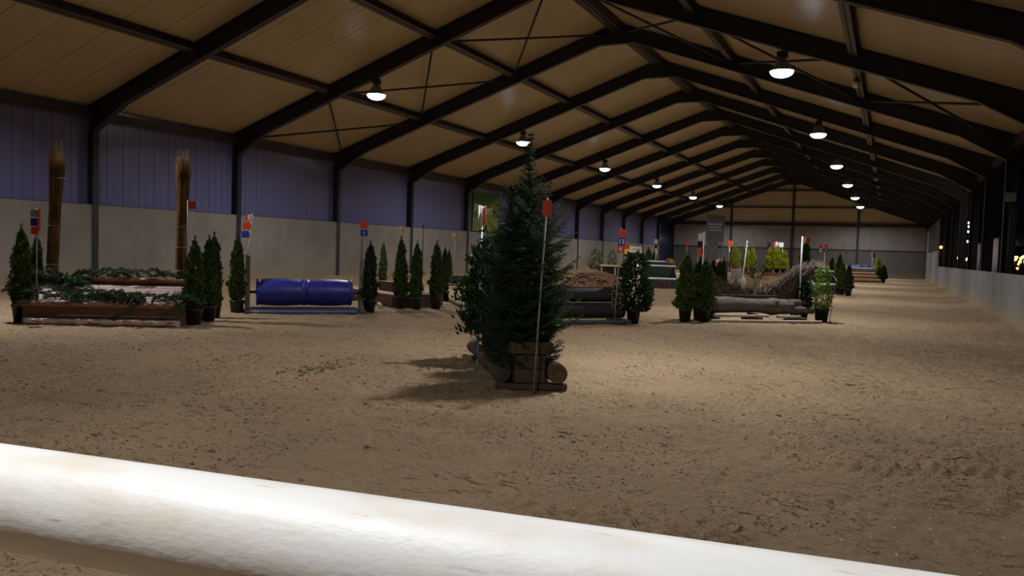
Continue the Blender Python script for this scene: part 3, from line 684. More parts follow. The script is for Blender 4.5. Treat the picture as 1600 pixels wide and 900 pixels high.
for u,h in ((-0.045,1.12),(2.18,1.07)):
    m=MB(); m.cbox(u,u+0.085,0.28,0.38,0.0,h,0.006); build(m,'post',M_grey,j)
    m=MB(); m.cbox(u-0.02,u+0.10,-0.08,0.72,0.0,0.055,0.006); build(m,'foot',M_wood,j)
    m=MB(); s=-1 if u<1 else 1; c=u+0.04; m.cbox(min(c+s*0.05,c+s*0.24),max(c+s*0.05,c+s*0.24),0.30,0.36,0.0,0.05,0.005); m.cbox(min(c+s*0.04,c+s*0.24),max(c+s*0.04,c+s*0.24),0.31,0.35,0.17,0.21,0.005); build(m,'bracket',M_darkpole,j)
m=MB(); m.cbox(0.06,2.16,0.50,0.56,0.03,0.09,0.006); build(m,'rear_rail',M_wood,j)
m=MB(); m.cbox(0.06,2.16,0.12,0.17,0.055,0.10,0.006); build(m,'front_rail',M_bluepole,j)
t=thing('ground_pole','blue-grey pole lying on the sand in front of the blue barrels','pole',(A[0],A[1],gz(*A)),AN)
m=MB(); log(m,(0.03,-0.02,0.04),(2.10,-0.02,0.035),0.038,seg=8,wob=0.01); build(m,'pole',M_bluepole,t)
thuja(7.03,11.80,1.42,'potted thuja at the left end of the blue barrel jump',1.05,0)
thuja(8.73,13.78,1.37,'potted thuja at the right end of the blue barrel jump',1.1,2,dark=True)
x,y=loc2(A,AN,-0.01,0.33)
marker('white pole with white, red and blue plates above the left barrel post',x,y,1.93,[(1.855,-0.055,0.14,0.12,M_red,'',0),(1.86,-0.025,0.10,0.10,M_whitepl,'',0),(1.69,-0.07,0.15,0.135,M_red,'',0),(1.525,-0.085,0.145,0.13,M_blue,'',0)],M_whitepl,0.012,(0.075,0),z0=1.12)
x,y=loc2(A,AN,2.22,0.33)
marker('dark pole with red plate over blue number 1 plate, right barrel post',x,y,1.86,[(1.80,0.04,0.155,0.145,M_red,'',0),(1.635,0.045,0.15,0.135,M_blue,'1',0)],M_darkpole,0.010,z0=1.07)

# ------------------------------------------------------------------ platform jump with four thujas
A=(8.34,15.22); AN=math.radians(57.4)
j=thing('platform_jump','low brown timber platform with planked top behind the row of thujas','jump',(A[0],A[1],0),AN)
m=MB(); m.cbox(0,1.28,0,0.045,0.02,0.26,0.006); build(m,'front_board',M_wood,j)
for u in (0,1.235):
    m=MB(); m.cbox(u,u+0.045,0.05,3.2,0.02,0.26,0.006); build(m,'side_board',M_wood,j)
for k in range(7):
    m=MB(); m.cbox(0.004+k*0.182,0.004+k*0.182+0.174,0,3.2,0.262,0.29,0.005); build(m,'top_board',M_woodred if k<2 else M_wood,j)
m=MB(); m.cbox(0,1.28,3.2,3.245,0.02,0.26,0.006); build(m,'rear_board',M_wood,j)
t=thing('timber_block','brown timber block standing on the rear of the low platform','block',loc2(A,AN,0.5,1.2)+(0.29,),AN)
m=MB(); m.cbox(0,0.65,0,0.8,0,0.2,0.01); build(m,'block_body',M_wood,t); m=MB(); m.cbox(-0.02,0.67,-0.02,0.82,0.2,0.225,0.006); build(m,'lid',M_wood,t)
t=thing('ground_pole','weathered grey pole on the sand left of the low platform','pole',(8.30,14.85,gz(8.3,14.85)),math.radians(127))
m=MB(); log(m,(0,0,0.05),(3.0,0.05,0.05),0.048,seg=8,wob=0.02); build(m,'pole',M_light,t)
t=thing('ground_pole','dark round pole end on the sand right of the low platform','pole',(9.50,16.35,gz(9.5,16.35)),math.radians(127))
m=MB(); log(m,(0,0,0.05),(2.6,0.0,0.05),0.045,seg=8,wob=0.02); build(m,'pole',M_wood,t)
thuja(3.22,22.3,1.42,'small lone thuja standing far behind the low platform, near the left wall',0.95,3)
thuja(8.62,15.10,1.47,'leftmost potted thuja before the low platform, taller with a forked top',1.05,1)
thuja(8.95,15.24,1.42,'middle potted thuja before the low platform',1.0,2,dark=False)
thuja(9.16,15.74,1.43,'rightmost near potted thuja before the low platform',1.05,0)
thuja(7.95,18.2,1.33,'thuja directly behind the rightmost one at the low platform',0.8,3)
thuja(2.75,27.5,1.24,'far small potted thuja beside the yellow plated pole',0.95,1)
marker('thin pole with a white and a yellow-striped plate edge-on over the low platform',8.50,15.35,1.86,[(1.77,-0.02,0.10,0.15,M_whitepl,'',1.2),(1.66,0.01,0.12,0.3,M_yellow,'',1.45)],M_greypole,0.013)
marker('dark thin pole with yellow plates edge-on over the low platform',7.62,17.62,2.0,[(1.72,0.0,0.14,0.28,M_yellow,'',1.45),(1.90,0.0,0.1,0.1,M_navy,'',1.3)],M_darkpole,0.014)
marker('thin pale pole with a white plate over a yellow plate by the left wall',2.75,27.9,2.0,[(1.92,-0.05,0.15,0.13,M_whitepl,'',0),(1.76,-0.05,0.13,0.15,M_yellow,'',0)],M_greypole,0.012)
t=thing('pipe_roll_jump','short dark roll jump near the left wall behind the thujas','jump',(3.80,25.9,0),math.radians(48))
m=MB(); m.tube([(0,0,0.21),(2.4,0,0.21)],0.15,20); build(m,'roll',M_black,t)
m=MB(); m.cbox(-0.35,2.5,-0.25,-0.19,0,0.06,0.006); m.cbox(-0.05,0.05,-0.2,0.2,0,0.06,0.006); m.cbox(2.2,2.3,-0.2,0.2,0,0.06,0.006); build(m,'frame',M_darkpole,t)

# ------------------------------------------------------------------ planter jump with the spruce (centre)
A=(15.13,7.18); AN=math.radians(34.6)
j=thing('planter_jump','dark timber planter jump with side logs under the big spruce','jump',(A[0],A[1],0),AN)
for k in range(2):
    m=MB(); m.cbox(0.03,0.335,0.0,0.04,0.065+k*0.145,0.065+k*0.145+0.14,0.006); build(m,'end_board',M_planter,j)
for s in (0.03,0.30):
    for k in range(2):
        m=MB(); m.cbox(s,s+0.035,0.045,2.2,0.065+k*0.145,0.065+k*0.145+0.14,0.006); build(m,'side_board',M_planter,j)
m=MB(); m.cbox(-0.02,0.40,-0.03,0.03,0.36,0.475,0.006); build(m,'tray_board',M_planter,j)
for s in (-0.02,0.365):
    m=MB(); m.cbox(s,s+0.035,0.035,0.55,0.36,0.475,0.006); build(m,'tray_board',M_planter,j)
    m=MB(); m.cbox(s,s+0.035,1.5,2.25,0.36,0.52,0.006); build(m,'tray_board',M_planter,j)
m=MB(); m.cbox(-0.02,0.40,2.2,2.24,0.06,0.50,0.006); build(m,'end_board',M_planter,j)
for v in (-0.02,2.0):
    m=MB(); m.cbox(-0.17,0.56,v,v+0.09,0.0,0.06,0.006); build(m,'sole_beam',M_planter,j)
m=MB(); m.cbox(0.04,0.33,0.045,2.2,0.28,0.33,0.004); build(m,'soil',M_bark,j)
rr=random.Random(3)
m=MB(); log(m,(-0.075,0.10,0.135),(-0.12,2.45,0.130),0.070,seg=16,wob=0.05,rr=rr); lo=build(m,'side_log',M_bark,j)
m=MB(); log(m,(0.455,-0.05,0.165),(0.46,2.3,0.16),0.10,seg=16,wob=0.05,rr=rr); lo=build(m,'side_log',M_bark,j)
m=MB(); m.lathe([(0.097,0.0),(0.094,0.004),(0.07,0.006),(0.069,0.002),(0.045,0.006),(0.044,0.003),(0.002,0.006)],18); build(m,'cut_end',M_endgrain,lo,loc=(0.455,-0.051,0.165),rot=(PI/2,0,0))
# spruce
def rad_sp(t):
    pts=[(0,0.44),(0.08,0.50),(0.2,0.52),(0.35,0.47),(0.5,0.40),(0.60,0.30),(0.69,0.21),(0.75,0.10),(0.81,0.045),(0.9,0.028),(1.0,0.02)]
    return float(np.interp(t,[p[0] for p in pts],[p[1] for p in pts]))
wood,V,F=conifer(2.28,rad_sp,5,40,10,470,0.019)
tx,ty=loc2(A,AN,0.17,0.30)
t=thing('spruce_tree','large dark spruce with a bare thin top standing in the central planter','tree',(tx,ty,0.33),0)
build(wood,'trunk',M_trunk,t); tag(link('needles',tri_mesh('needles',V,F,M_needle),t),kind='stuff')
wood,V,F=conifer(1.40,lambda t:0.42*(1-t)**0.5+0.02,9,24,10,380,0.019)
tx,ty=loc2(A,AN,0.17,0.95)
t=thing('spruce_tree','lower bushy spruce filling the planter right behind the large one','tree',(tx,ty,0.33),0)
build(wood,'trunk',M_trunk,t); tag(link('needles',tri_mesh('needles',V,F,M_needle),t),kind='stuff')
V,F=sprays(5200,1.15,lambda t:0.37*min(1,0.75+t*2)*(1-t)**0.4+0.03,0.065,0.016,0.55,71,0.0,bumpy=0.45)
V2,F2=sprays(40,1.28,lambda t:0.16,0.08,0.016,0.8,72,1.05)
tx,ty=14.15,8.62
t=thing('laurel_bush','dark broad-leaved laurel bush at the far left end of the central planter','shrub',(tx,ty,0.36),0)
m=MB()
for k in range(9):
    a=k*0.7; m.tube([(0,0,-0.03),(0.1*math.cos(a),0.1*math.sin(a),0.5),(0.2*math.cos(a),0.2*math.sin(a),1.05)],[0.010,0.007,0.003],5)
build(m,'stem',M_trunk,t); tag(link('leaves',tri_mesh('leaves',np.concatenate([V,V2]),np.concatenate([F,F2+len(V)]),M_laurel),t),kind='stuff')
marker('grey pole with two red plates in front of the big spruce',15.36,7.21-0.02,1.90,[(1.80,-0.012,0.055,0.165,M_red,'',-0.3),(1.80,0.030,0.07,0.165,M_red,'',1.0)],M_greypole,0.0095,(0.075,0))
marker('white segmented pole with edge-on white and orange plates left of the spruce',14.07,8.47,1.89,[(1.80,-0.025,0.1,0.2,M_whitepl,'',1.2),(1.79,0.03,0.1,0.21,M_orange,'',-1.2),(1.6,0,0.05,0.02,M_darkpole,'',0),(1.5,0,0.05,0.02,M_darkpole,'',0)],M_whitepl,0.013)
marker('thin dark stake leaning by the far end of the central planter',*loc2(A,AN,-0.02,2.42),1.2,[],M_darkpole,0.004,(0.10,0))

# ------------------------------------------------------------------ black pipe jump (right of the spruce)
A=(13.03,14.17); AN=math.radians(48.6)
j=thing('pipe_jump','jump of two stacked black plastic pipes behind the spruce','jump',(A[0],A[1],0),AN)
m=MB(); log(m,(-0.9,0.25,0.255),(1.28,0.25,0.255),0.155,n=26,seg=20,wob=0.008); build(m,'lower_pipe',M_black,j)
m=MB(); log(m,(-0.9,0.32,0.565),(1.05,0.32,0.565),0.15,n=26,seg=20,wob=0.008); build(m,'upper_pipe',M_black,j)
m=MB(); log(m,(-0.9,0.02,0.045),(1.36,0.02,0.045),0.042,seg=10,wob=0.01); build(m,'ground_pole',M_darkpole,j)
for u in (-0.85,1.22):
    m=MB(); m.cbox(u,u+0.09,-0.05,0.75,0.0,0.09,0.006); m.cbox(u,u+0.08,0.48,0.56,0.09,0.75,0.006); build(m,'frame',M_darkpole,j)
t=thing('laurel_shrub','','shrub'); bpy.data.objects.remove(t)
x,y=13.90,15.40
t=plant('potted_laurel','dark glossy laurel in a black pot at the right end of the black pipes','shrub',x,y,0,me_lau,fz=0.08,fs=(1.35,1.35,1.20))
t=thing('dry_leaf_cluster','dry mottled ivy cluster hanging at the end of the black pipes','leaves',loc2(A,AN,1.08,0.12)+(0.0,),AN)
V,F=sprays(160,0.72,lambda t:0.09,0.05,0.02,0.2,81,0.3)
tag(link('leaves',tri_mesh('leaves',V,F,mat('dry_leaf',(0.40,0.24,0.09),0.6,col2=(0.12,0.09,0.04),scale=14)),t),kind='stuff')
m=MB(); m.tube([(0,0.02,0.0),(0.02,0,0.4),(0,0.01,0.72)],0.008,5); build(m,'stem',M_trunk,t)
marker('grey pole with red, blue 12 and red 9 plates at the black pipes',13.66,14.93,1.88,[(1.77,0.03,0.135,0.155,M_red,'',0),(1.605,0.02,0.135,0.15,M_blue,'12',0),(1.455,0.012,0.13,0.13,M_red,'9',0)],M_greypole,0.012,(0.07,0))
marker('thin pole with small red and yellow plates behind the number 12 pole',12.2,20.3,1.68,[(1.58,0.0,0.10,0.16,M_red,'',0),(1.44,0.0,0.13,0.13,M_yellow,'',0)],M_greypole,0.012)
marker('thin pole with a half white half red plate and a small grey plate',7.3,35.6,2.1,[(2.15,0.0,0.17,0.17,M_red,'',0),(2.19,0.04,0.1,0.08,M_whitepl,'',0),(1.90,-0.02,0.1,0.15,M_bannergrey,'',0)],M_greypole,0.012)

# mulch mound
t=thing('mulch_mound','long brown mound of bark mulch behind the black pipes','mound',(6.5,30.3,0),math.radians(40))
r=np.random.RandomState(4); n1,n2=60,26; U,Vv=np.meshgrid(np.linspace(-1.6,2.6,n1),np.linspace(-0.9,0.9,n2))
H=0.64*np.clip(1-np.abs(Vv/0.9)**2.2,0,1)*np.clip(1-((U-0.5)/2.1)**6,0,1)*(0.8+0.35*vnoise(U*2,Vv*2,3))+0.05*vnoise(U*12,Vv*12,5)+0.05*vnoise(U*6,Vv*6,6)-0.05
idx=np.arange(n1*n2).reshape(n2,n1); Fq=np.stack([idx[:-1,:-1],idx[:-1,1:],idx[1:,1:],idx[1:,:-1]],-1).reshape(-1,4)
link('mound_body',tri_mesh('mound_body',np.stack([U,Vv,H],-1).reshape(-1,3),Fq,M_mulch,False),t)
def scatter_chips(n,fx,size,mt,name,seed,flat=0.3):
    r=np.random.RandomState(seed); P=fx(r,n); base=np.array([[1,0,0],[-0.5,0.8,0],[-0.6,-0.7,0],[0,0,1]],float)
    s=size*(0.4+1.2*r.rand(n)**2)[:,None,None]; a=r.rand(n)*6.28; c,sn=np.cos(a),np.sin(a)
    B=np.repeat(base[None],n,0)*s; B[:,:,2]*=flat; B[:,:,0]*=(0.7+1.4*r.rand(n))[:,None]
    X=B[:,:,0]*c[:,None]-B[:,:,1]*sn[:,None]; Yy=B[:,:,0]*sn[:,None]+B[:,:,1]*c[:,None]
    V=np.stack([X,Yy,B[:,:,2]],-1)+P[:,None]; i=np.arange(n)*4
    F=np.concatenate([np.stack([i,i+1,i+3],-1),np.stack([i+1,i+2,i+3],-1),np.stack([i+2,i,i+3],-1)]); return tri_mesh(name,V.reshape(-1,3),F,mt)
def fx(r,n):
    u=r.uniform(-1.3,2.3,n); v=r.uniform(-0.75,0.75,n); h=0.64*np.clip(1-np.abs(v/0.9)**2.2,0,1)*np.clip(1-((u-0.5)/2.1)**6,0,1)*(0.8+0.35*vnoise(u*2,v*2,3))
    return np.stack([u,v,h],-1)
tag(link('mulch_chips',scatter_chips(900,fx,0.09,M_mulch,'mulch_chips',5,0.5),t),kind='stuff')

# tan crate and bushes behind the mound
t=thing('timber_crate','tan timber crate with dark openings behind the mulch mound','crate',(4.7,40.4,0),math.radians(28))
for k in range(3): 
    m=MB(); m.cbox(-0.1+k*0.72,-0.02+k*0.72,0,0.08,0,0.70,0.006); build(m,'post',M_tan,t)
m=MB(); m.cbox(-0.14,1.46,-0.03,0.7,0.66,0.74,0.006); build(m,'top_board',M_tan,t)
m=MB(); m.cbox(-0.1,1.42,0.25,0.68,0.0,0.64,0.006); build(m,'back_panel',M_steel,t)
m=MB(); m.cbox(-0.1,1.42,-0.03,0.02,0.02,0.12,0.006); build(m,'front_rail',M_tan,t)
plant('bush','leafy green bush at the left of the tan crate','shrub',3.9,41.5,0.0,me_bush,me_pot,1.3,0.35,fs=(1.3,1.3,1.2))
plant('bush','small leafy green bush above the right of the tan crate','shrub',4.5,42.6,0.0,me_bush,me_pot,1.2,0.4,fs=(0.9,0.9,1.15))
plant('bush','dark bush between the crate and the green stepped jump','shrub',6.15,40.5,0.0,me_bush,me_pot,1.2,0.3,fs=(1.1,1.1,0.95))
thuja(6.35,43.2,1.65,'broad thuja standing left of the green stepped jump',1.9,1); thuja(6.85,42.6,1.5,'thuja standing just left of the white-plated pole',1.5,2)
# notice board leaning on the left wall
t=thing('notice_board','white framed notice board with a dark line standing at the far left wall','sign',(0.08,61.8,1.4),PI/2)
m=MB(); m.cbox(-1.65,1.65,-0.03,0.03,-0.55,0.55,0.01); build(m,'board',mat('cream_board',(0.72,0.66,0.55),0.5),t)
for u in (-1.5,1.5):
    m=MB(); m.cbox(u-0.04,u+0.04,0.0,0.06,-1.42,0.0,0.005); build(m,'leg',M_grey,t)
m=MB(); m.box(-1.3,1.3,-0.036,-0.03,0.28,0.36); build(m,'heading_line',mat('faded_print',(0.25,0.2,0.14),0.6),t)
m=MB(); m.box(-1.2,1.2,-0.036,-0.03,-0.5,0.12); build(m,'picture_panel',mat('grey_print',(0.38,0.34,0.29),0.6,col2=(0.28,0.25,0.22),scale=2),t)

# ------------------------------------------------------------------ green stepped jumps
def stepped(label,x,y,ang,w,bu):
    t=thing('stepped_jump',label,'jump',(x,y,0),ang,'green stepped jumps')
    for k,(v,z) in enumerate(((0,0.36),(0.9,0.87),(1.5,1.04))):
        m=MB(); m.cbox(0,w,v,v+0.06,0.06 if k==0 else 0.3,z,0.006); build(m,'green_panel',M_green,t)
        m=MB(); m.tube([(-0.04,v+0.03,z+0.035),(w+0.04,v+0.03,z+0.035)],0.042,10); build(m,'white_rail',M_white,t)
    for u in (0.02,w-0.06):
        m=MB(); m.prism([(0.06,0.05),(1.5,0.05),(1.5,0.98),(0.9,0.82),(0.06,0.34)],0,0.04); o=build(m,'side_panel',M_green,t,loc=(u+0.04,0,0),rot=(0,0,PI/2))
    m=MB(); m.cbox(0,w,0,1.55,0.0,0.05,0.005); build(m,'base',M_darkpole,t)
    m=MB(); m.box(bu,bu+0.46,-0.012,0.0,0.06,0.29); bp=build(m,'brick_plaque',M_brick,t)
    for k in range(3):
        for q in range(2): 
            m=MB(); m.cbox(bu+0.03+k*0.14,bu+0.03+k*0.14+0.11,-0.022,-0.012,0.08+q*0.10,0.08+q*0.10+0.085,0.002); build(m,'brick',M_navy if True else M_brick,bp)
    return t
stepped('dark green stepped jump with white rails left of the tall thujas',9.50,32.05,math.radians(25),1.25,0.42)
stepped('dark green stepped jump with white rails right of the brushwood jump',15.70,34.3,math.radians(25),1.10,0.68)
marker('pole with a white plate over a dark plate left of the green steps',7.75,39.6,2.14,[(2.02,-0.03,0.20,0.22,M_white,'',0),(1.78,-0.02,0.13,0.2,M_navy,'',0)],M_whitepl,0.016)

# ------------------------------------------------------------------ log and brushwood jump
A=(15.06,17.05); AN=math.radians(38.4)
j=thing('log_jump','grey fallen log jump backed by a curved brushwood screen','jump',(A[0],A[1],0),AN)
rr=random.Random(12); n=22; pts=[]; rads=[]
for i in range(n+1):
    f=i/n; u=0.05+2.05*f; r=0.17+0.012*math.sin(f*9)+0.035*math.exp(-((f-0.78)/0.05)**2)-0.02*f
    pts.append((u,0.32+0.015*math.sin(f*7),0.335+0.012*math.sin(f*5))); rads.append(r)
m=MB(); m.tube(pts,rads,22,True,True,jit=0.035,rr=rr)
lg=build(m,'log',M_greybark,j)
m=MB(); log(m,(2.0,0.30,0.40),(2.56,0.34,0.42),0.095,0.06,n=14,seg=8,wob=0.04); build(m,'forked_limb',M_greybark,lg)
m=MB(); log(m,(2.0,0.30,0.28),(2.60,0.22,0.25),0.10,0.07,n=14,seg=8,wob=0.04); build(m,'forked_limb',M_greybark,lg)
m=MB(); m.lathe([(0.05,0.0),(0.048,0.014),(0.03,0.03),(0.012,0.022),(0.001,0.02)],12); build(m,'knot',M_greybark,lg,loc=(1.66,0.155,0.42),rot=(PI/2+0.4,0,0))
m=MB(); log(m,(0.12,0.06,0.135),(1.42,0.06,0.135),0.028,seg=8,wob=0.03); build(m,'light_pole',M_light,j)
m=MB(); log(m,(1.62,0.06,0.125),(2.18,0.06,0.125),0.030,seg=6,wob=0.03); build(m,'light_pole',M_light,j)
m=MB(); log(m,(0.0,-0.08,0.035),(2.62,-0.08,0.03),0.034,seg=12,wob=0.03); build(m,'ground_pole',M_light,j)
for u in (0.15,1.15,2.2):
    m=MB(); m.cbox(u,u+0.09,-0.03,0.75,0.0,0.11,0.006); m.cbox(u,u+0.08,0.15,0.5,0.11,0.17,0.006); build(m,'cross_beam',M_wood,j)
m=MB(); m.cbox(0.1,2.6,0.50,0.54,0.17,0.56,0.006); m.cbox(0.1,2.6,0.70,0.74,0.17,0.50,0.006); build(m,'back_board',M_wood,j)
def brush_top(u): return float(np.interp(u,[0.1,0.4,0.7,1.17,1.6,1.9,2.2,2.5,2.8],[1.20,1.0,0.82,0.72,0.76,0.88,1.10,1.28,1.34]))
rr=random.Random(21); m=MB()
for k in range(1400):
    u=rr.uniform(0.12,2.45); lean=(u-1.15)*0.42+rr.uniform(-0.10,0.12); v=0.60+rr.uniform(-0.055,0.085); ut=u+lean; h=brush_top(ut)*rr.uniform(0.86,1.03)
    if rr.random()<0.04: h+=0.08
    z0=rr.uniform(0.35,0.52); jx=rr.uniform(-0.03,0.03)
    m.tube([(u,v,z0),(u+lean*0.4+jx,v+rr.uniform(-.02,.02),z0+(h-z0)*0.55),(ut,v+rr.uniform(-.05,.05),h)],[0.009,0.007,0.0035],3,False,False)
tag(build(m,'brushwood',M_twig,j),kind='stuff')
thuja(14.62,16.72,1.34,'leftmost tall thuja in the pot group at the left of the fallen log',1.3,0)
thuja(14.80,17.25,1.28,'rear thuja of the pot group at the left of the fallen log',1.25,3,dark=True)
thuja(14.98,16.92,1.24,'right-hand thuja of the pot group, touching the end of the fallen log',1.35,2)
plant('potted_privet','light green leafy shrub in a black pot right of the fallen log','shrub',17.12,19.05,0,me_lig,me_pot,1.15,0.2,fs=(1.15,1.15,1.0))
plant('potted_privet','dark small leafy shrub behind the right end of the fallen log','shrub',16.72,18.95,0,me_lau,me_pot,1.0,0.2,fs=(0.8,0.8,0.65))
marker('thick white pole with large white, navy and orange plates left of the log',14.86,17.10,1.88,[(1.78,-0.055,0.15,0.155,M_white,'',0),(1.78,-0.12,0.06,0.15,M_red,'',1.1),(1.62,-0.075,0.11,0.13,M_navy,'',0),(1.47,-0.075,0.10,0.16,M_orange,'',0),(1.49,-0.02,0.05,0.13,M_red,'',0.5)],M_whitepl,0.014,(0.0,0))
marker('thinner white pole close to the left of the large white-plated one',14.70,17.35,1.50,[(1.35,0.0,0.04,0.06,M_yellow,'',0)],M_greypole,0.011)
x,y=loc2(A,AN,2.38,0.42)
marker('thick white pole with a white cap plate and a red plate right above the brushwood',x,y,1.88,[(1.80,0.02,0.09,0.13,M_white,'',-0.5),(1.79,0.10,0.12,0.125,M_red,'',0)],M_whitepl,0.022,z0=0.17)
t=thing('stick','short dark stick poking up beside the right shrub pot','stick',(17.28,19.2,0.2),0.4)
m=MB(); m.tube([(0,0,-0.2),(0.03,0,0.05),(0.05,0,0.15)],0.008,5); build(m,'twig',M_trunk,t)

# ------------------------------------------------------------------ display of pots and conifers (middle distance)
Yd=30.0
def blk(name,label,cat,x0,x1,z0,z1,mt,d=0.45,y=Yd,group=None):
    t=thing(name,label,cat,((x0+x1)/2,y,z0),math.radians(6),group); w=(x1-x0)/2; m=MB(); m.cbox(-w,w,0,d,0,z1-z0,0.012); build(m,'block',mt,t); return t
blk('stone_block','pale grey stone block stacked under a golden conifer','block',13.15,13.52,0.645,0.93,M_stone)
blk('sandstone_block','tan sandstone block under the pale grey stone block','block',13.12,13.53,0.0,0.64,mat('sandstone',(0.38,0.27,0.16),0.8,col2=(0.3,0.21,0.12),scale=6,bump=0.3))
def crate(label,x0,x1,z1,y,nb,mt=M_tan,d=0.5):
    t=thing('wooden_crate',label,'crate',(x0,y,0),math.radians(6)); w=x1-x0; h=z1/nb
    for k in range(nb):
        m=MB(); m.cbox(0,w,0,0.03,k*h+0.01,(k+1)*h-0.012,0.004); build(m,'front_board',mt,t)
        m=MB(); m.cbox(0,w,d-0.03,d,k*h+0.01,(k+1)*h-0.012,0.004); build(m,'rear_board',mt,t)
    for u in (0,w-0.03):
        m=MB(); m.cbox(u,u+0.03,0.031,d-0.031,0,z1-0.01,0.004); build(m,'side_board',mt,t)
    m=MB(); m.cbox(-0.02,w+0.02,-0.02,d+0.02,z1-0.01,z1+0.015,0.004); build(m,'lid',M_wood,t)
    return t
crate('narrow tan wooden crate under two golden conifers',13.55,13.98,0.85,30.1,4)
crate('wide tan and brown wooden crate under the three golden conifers','' or 14.28,15.10,0.84,30.0,4)
YC='golden conifers on the display crates'
def gold(x,z,h,label,y=Yd+0.22,k=0,w=1.0,pot=me_tpot,green=False):
    s=1.0; t=plant('potted_conifer',label,'shrub',x,y,z,(me_gcon[0] if green else me_yel[k]),pot,s,0.13,YC,fs=(w,w,(h-0.13)/0.85),stem=False)
    return t
gold(13.26,0.93,0.83,'golden conifer in a terracotta pot on the grey stone block',k=0,w=0.85)
gold(13.64,0.87,0.90,'left golden conifer on the narrow crate',k=1,w=0.75,y=30.3)
gold(13.86,0.87,0.84,'right slimmer golden conifer on the narrow crate',k=0,w=0.62,y=30.42)
gold(14.50,0.86,0.87,'left of the three golden conifers on the wide crate',k=0,w=0.85)
gold(14.74,0.86,0.93,'middle and tallest of the three golden conifers on the wide crate',k=1,w=0.9,pot=me_bpot)
gold(14.98,0.86,0.80,'right of the three golden conifers on the wide crate',k=0,w=0.8,pot=me_bpot)
t=thing('stone_dome','rounded grey boulder below the white leaning pole','stone',(13.66,29.3,0),0)
m=MB(); m.lathe([(0.25,0.0),(0.255,0.3),(0.24,0.46),(0.19,0.6),(0.10,0.68),(0.001,0.70)],18,jit=0.03); build(m,'dome',mat('boulder',(0.26,0.21,0.18),0.85,col2=(0.17,0.14,0.12),scale=7,bump=0.6),t)
blk('plinth','dark plinth under the pale stone pot','block',14.05,14.40,0.0,0.35,M_wood,0.35,29.2)
plant('potted_shrub','green shrub in a pale stone pot beside the grey boulder','shrub',14.20,29.38,0.35,me_bush,me_wpot,1.0,0.24,fs=(0.85,0.85,0.78),stem=False)
thuja(14.30,30.9,1.42,'dark thuja between the green potted shrub and the wide crate',0.85,0,dark=True)
thuja(13.05,29.2,1.25,'dark green thuja left of the stone block',0.9,1,dark=True); thuja(12.80,29.8,1.15,'low dark thuja behind the left end of the brushwood',1.1,0,dark=True)
thuja(12.45,30.4,1.18,'low dark thuja farther left behind the brushwood, below the tall banner',1.2,1,dark=True)
marker('white pole with black bands leaning in front of the golden conifers',13.68,29.15,1.96,[(1.86,0.0,0.05,0.03,M_darkpole,'',0),(1.74,0.0,0.05,0.03,M_darkpole,'',0)],M_whitepl,0.021,(0.16,0))
marker('pole with an orange-red plate above the stone block conifer',13.03,30.3,1.97,[(1.87,0.02,0.18,0.21,M_orange,'',0)],M_whitepl,0.018)
marker('pole with a white plate above the wide crate conifers',14.86,30.6,1.95,[(1.87,-0.06,0.18,0.17,M_white,'',0)],M_greypole,0.013)
marker('pole with a half red half white plate above the wide crate conifers',14.60,30.7,1.97,[(1.86,-0.04,0.09,0.22,M_red,'',0.3),(1.88,0.04,0.09,0.2,M_whitepl,'',-0.2)],M_whitepl,0.012)
marker('dark thin pole with a small black plate between the conifer groups',14.13,32.5,1.98,[(1.88,0.0,0.12,0.2,M_navy,'',0)],M_darkpole,0.010)
t=thing('flower_trough','pink and orange flower trough behind the brushwood, left of the golden conifers','planter',(12.55,30.2,0.0),math.radians(6))
m=MB(); m.cbox(0,0.5,0,0.2,1.02,1.16,0.006); m.cbox(0.05,0.09,0.08,0.12,0,1.02,0.004); m.cbox(0.41,0.45,0.08,0.12,0,1.02,0.004); build(m,'trough',M_terra,t)
V,F=sprays(160,0.12,lambda t:0.13,0.04,0.02,0.5,91,0.0); tag(link('blossoms',tri_mesh('blossoms',V,F,mat('pink_white_petal',(0.75,0.5,0.5),0.6,col2=(0.7,0.12,0.05),scale=9)),t,(0.25,0.1,1.15),scale=(1.6,0.8,1)),kind='stuff')
t=thing('yellow_flower_pot','yellow flowers in a pot above the green steps','plant',(9.9,33.9,0.87),0)
V,F=sprays(220,0.22,lambda t:0.24*(1-t)**.5,0.05,0.025,0.5,92,0.0); tag(link('blossoms',tri_mesh('blossoms',V,F,mat('yellow_petal',(0.75,0.5,0.04),0.6,col2=(0.3,0.25,0.03),scale=9)),t,(0,0,0.12)),kind='stuff')
link('pot',me_tpot,t); 
m=MB(); m.cbox(-0.2,0.2,-0.2,0.2,-0.87,0.0,0.01); build(m,'stand',M_green,t)
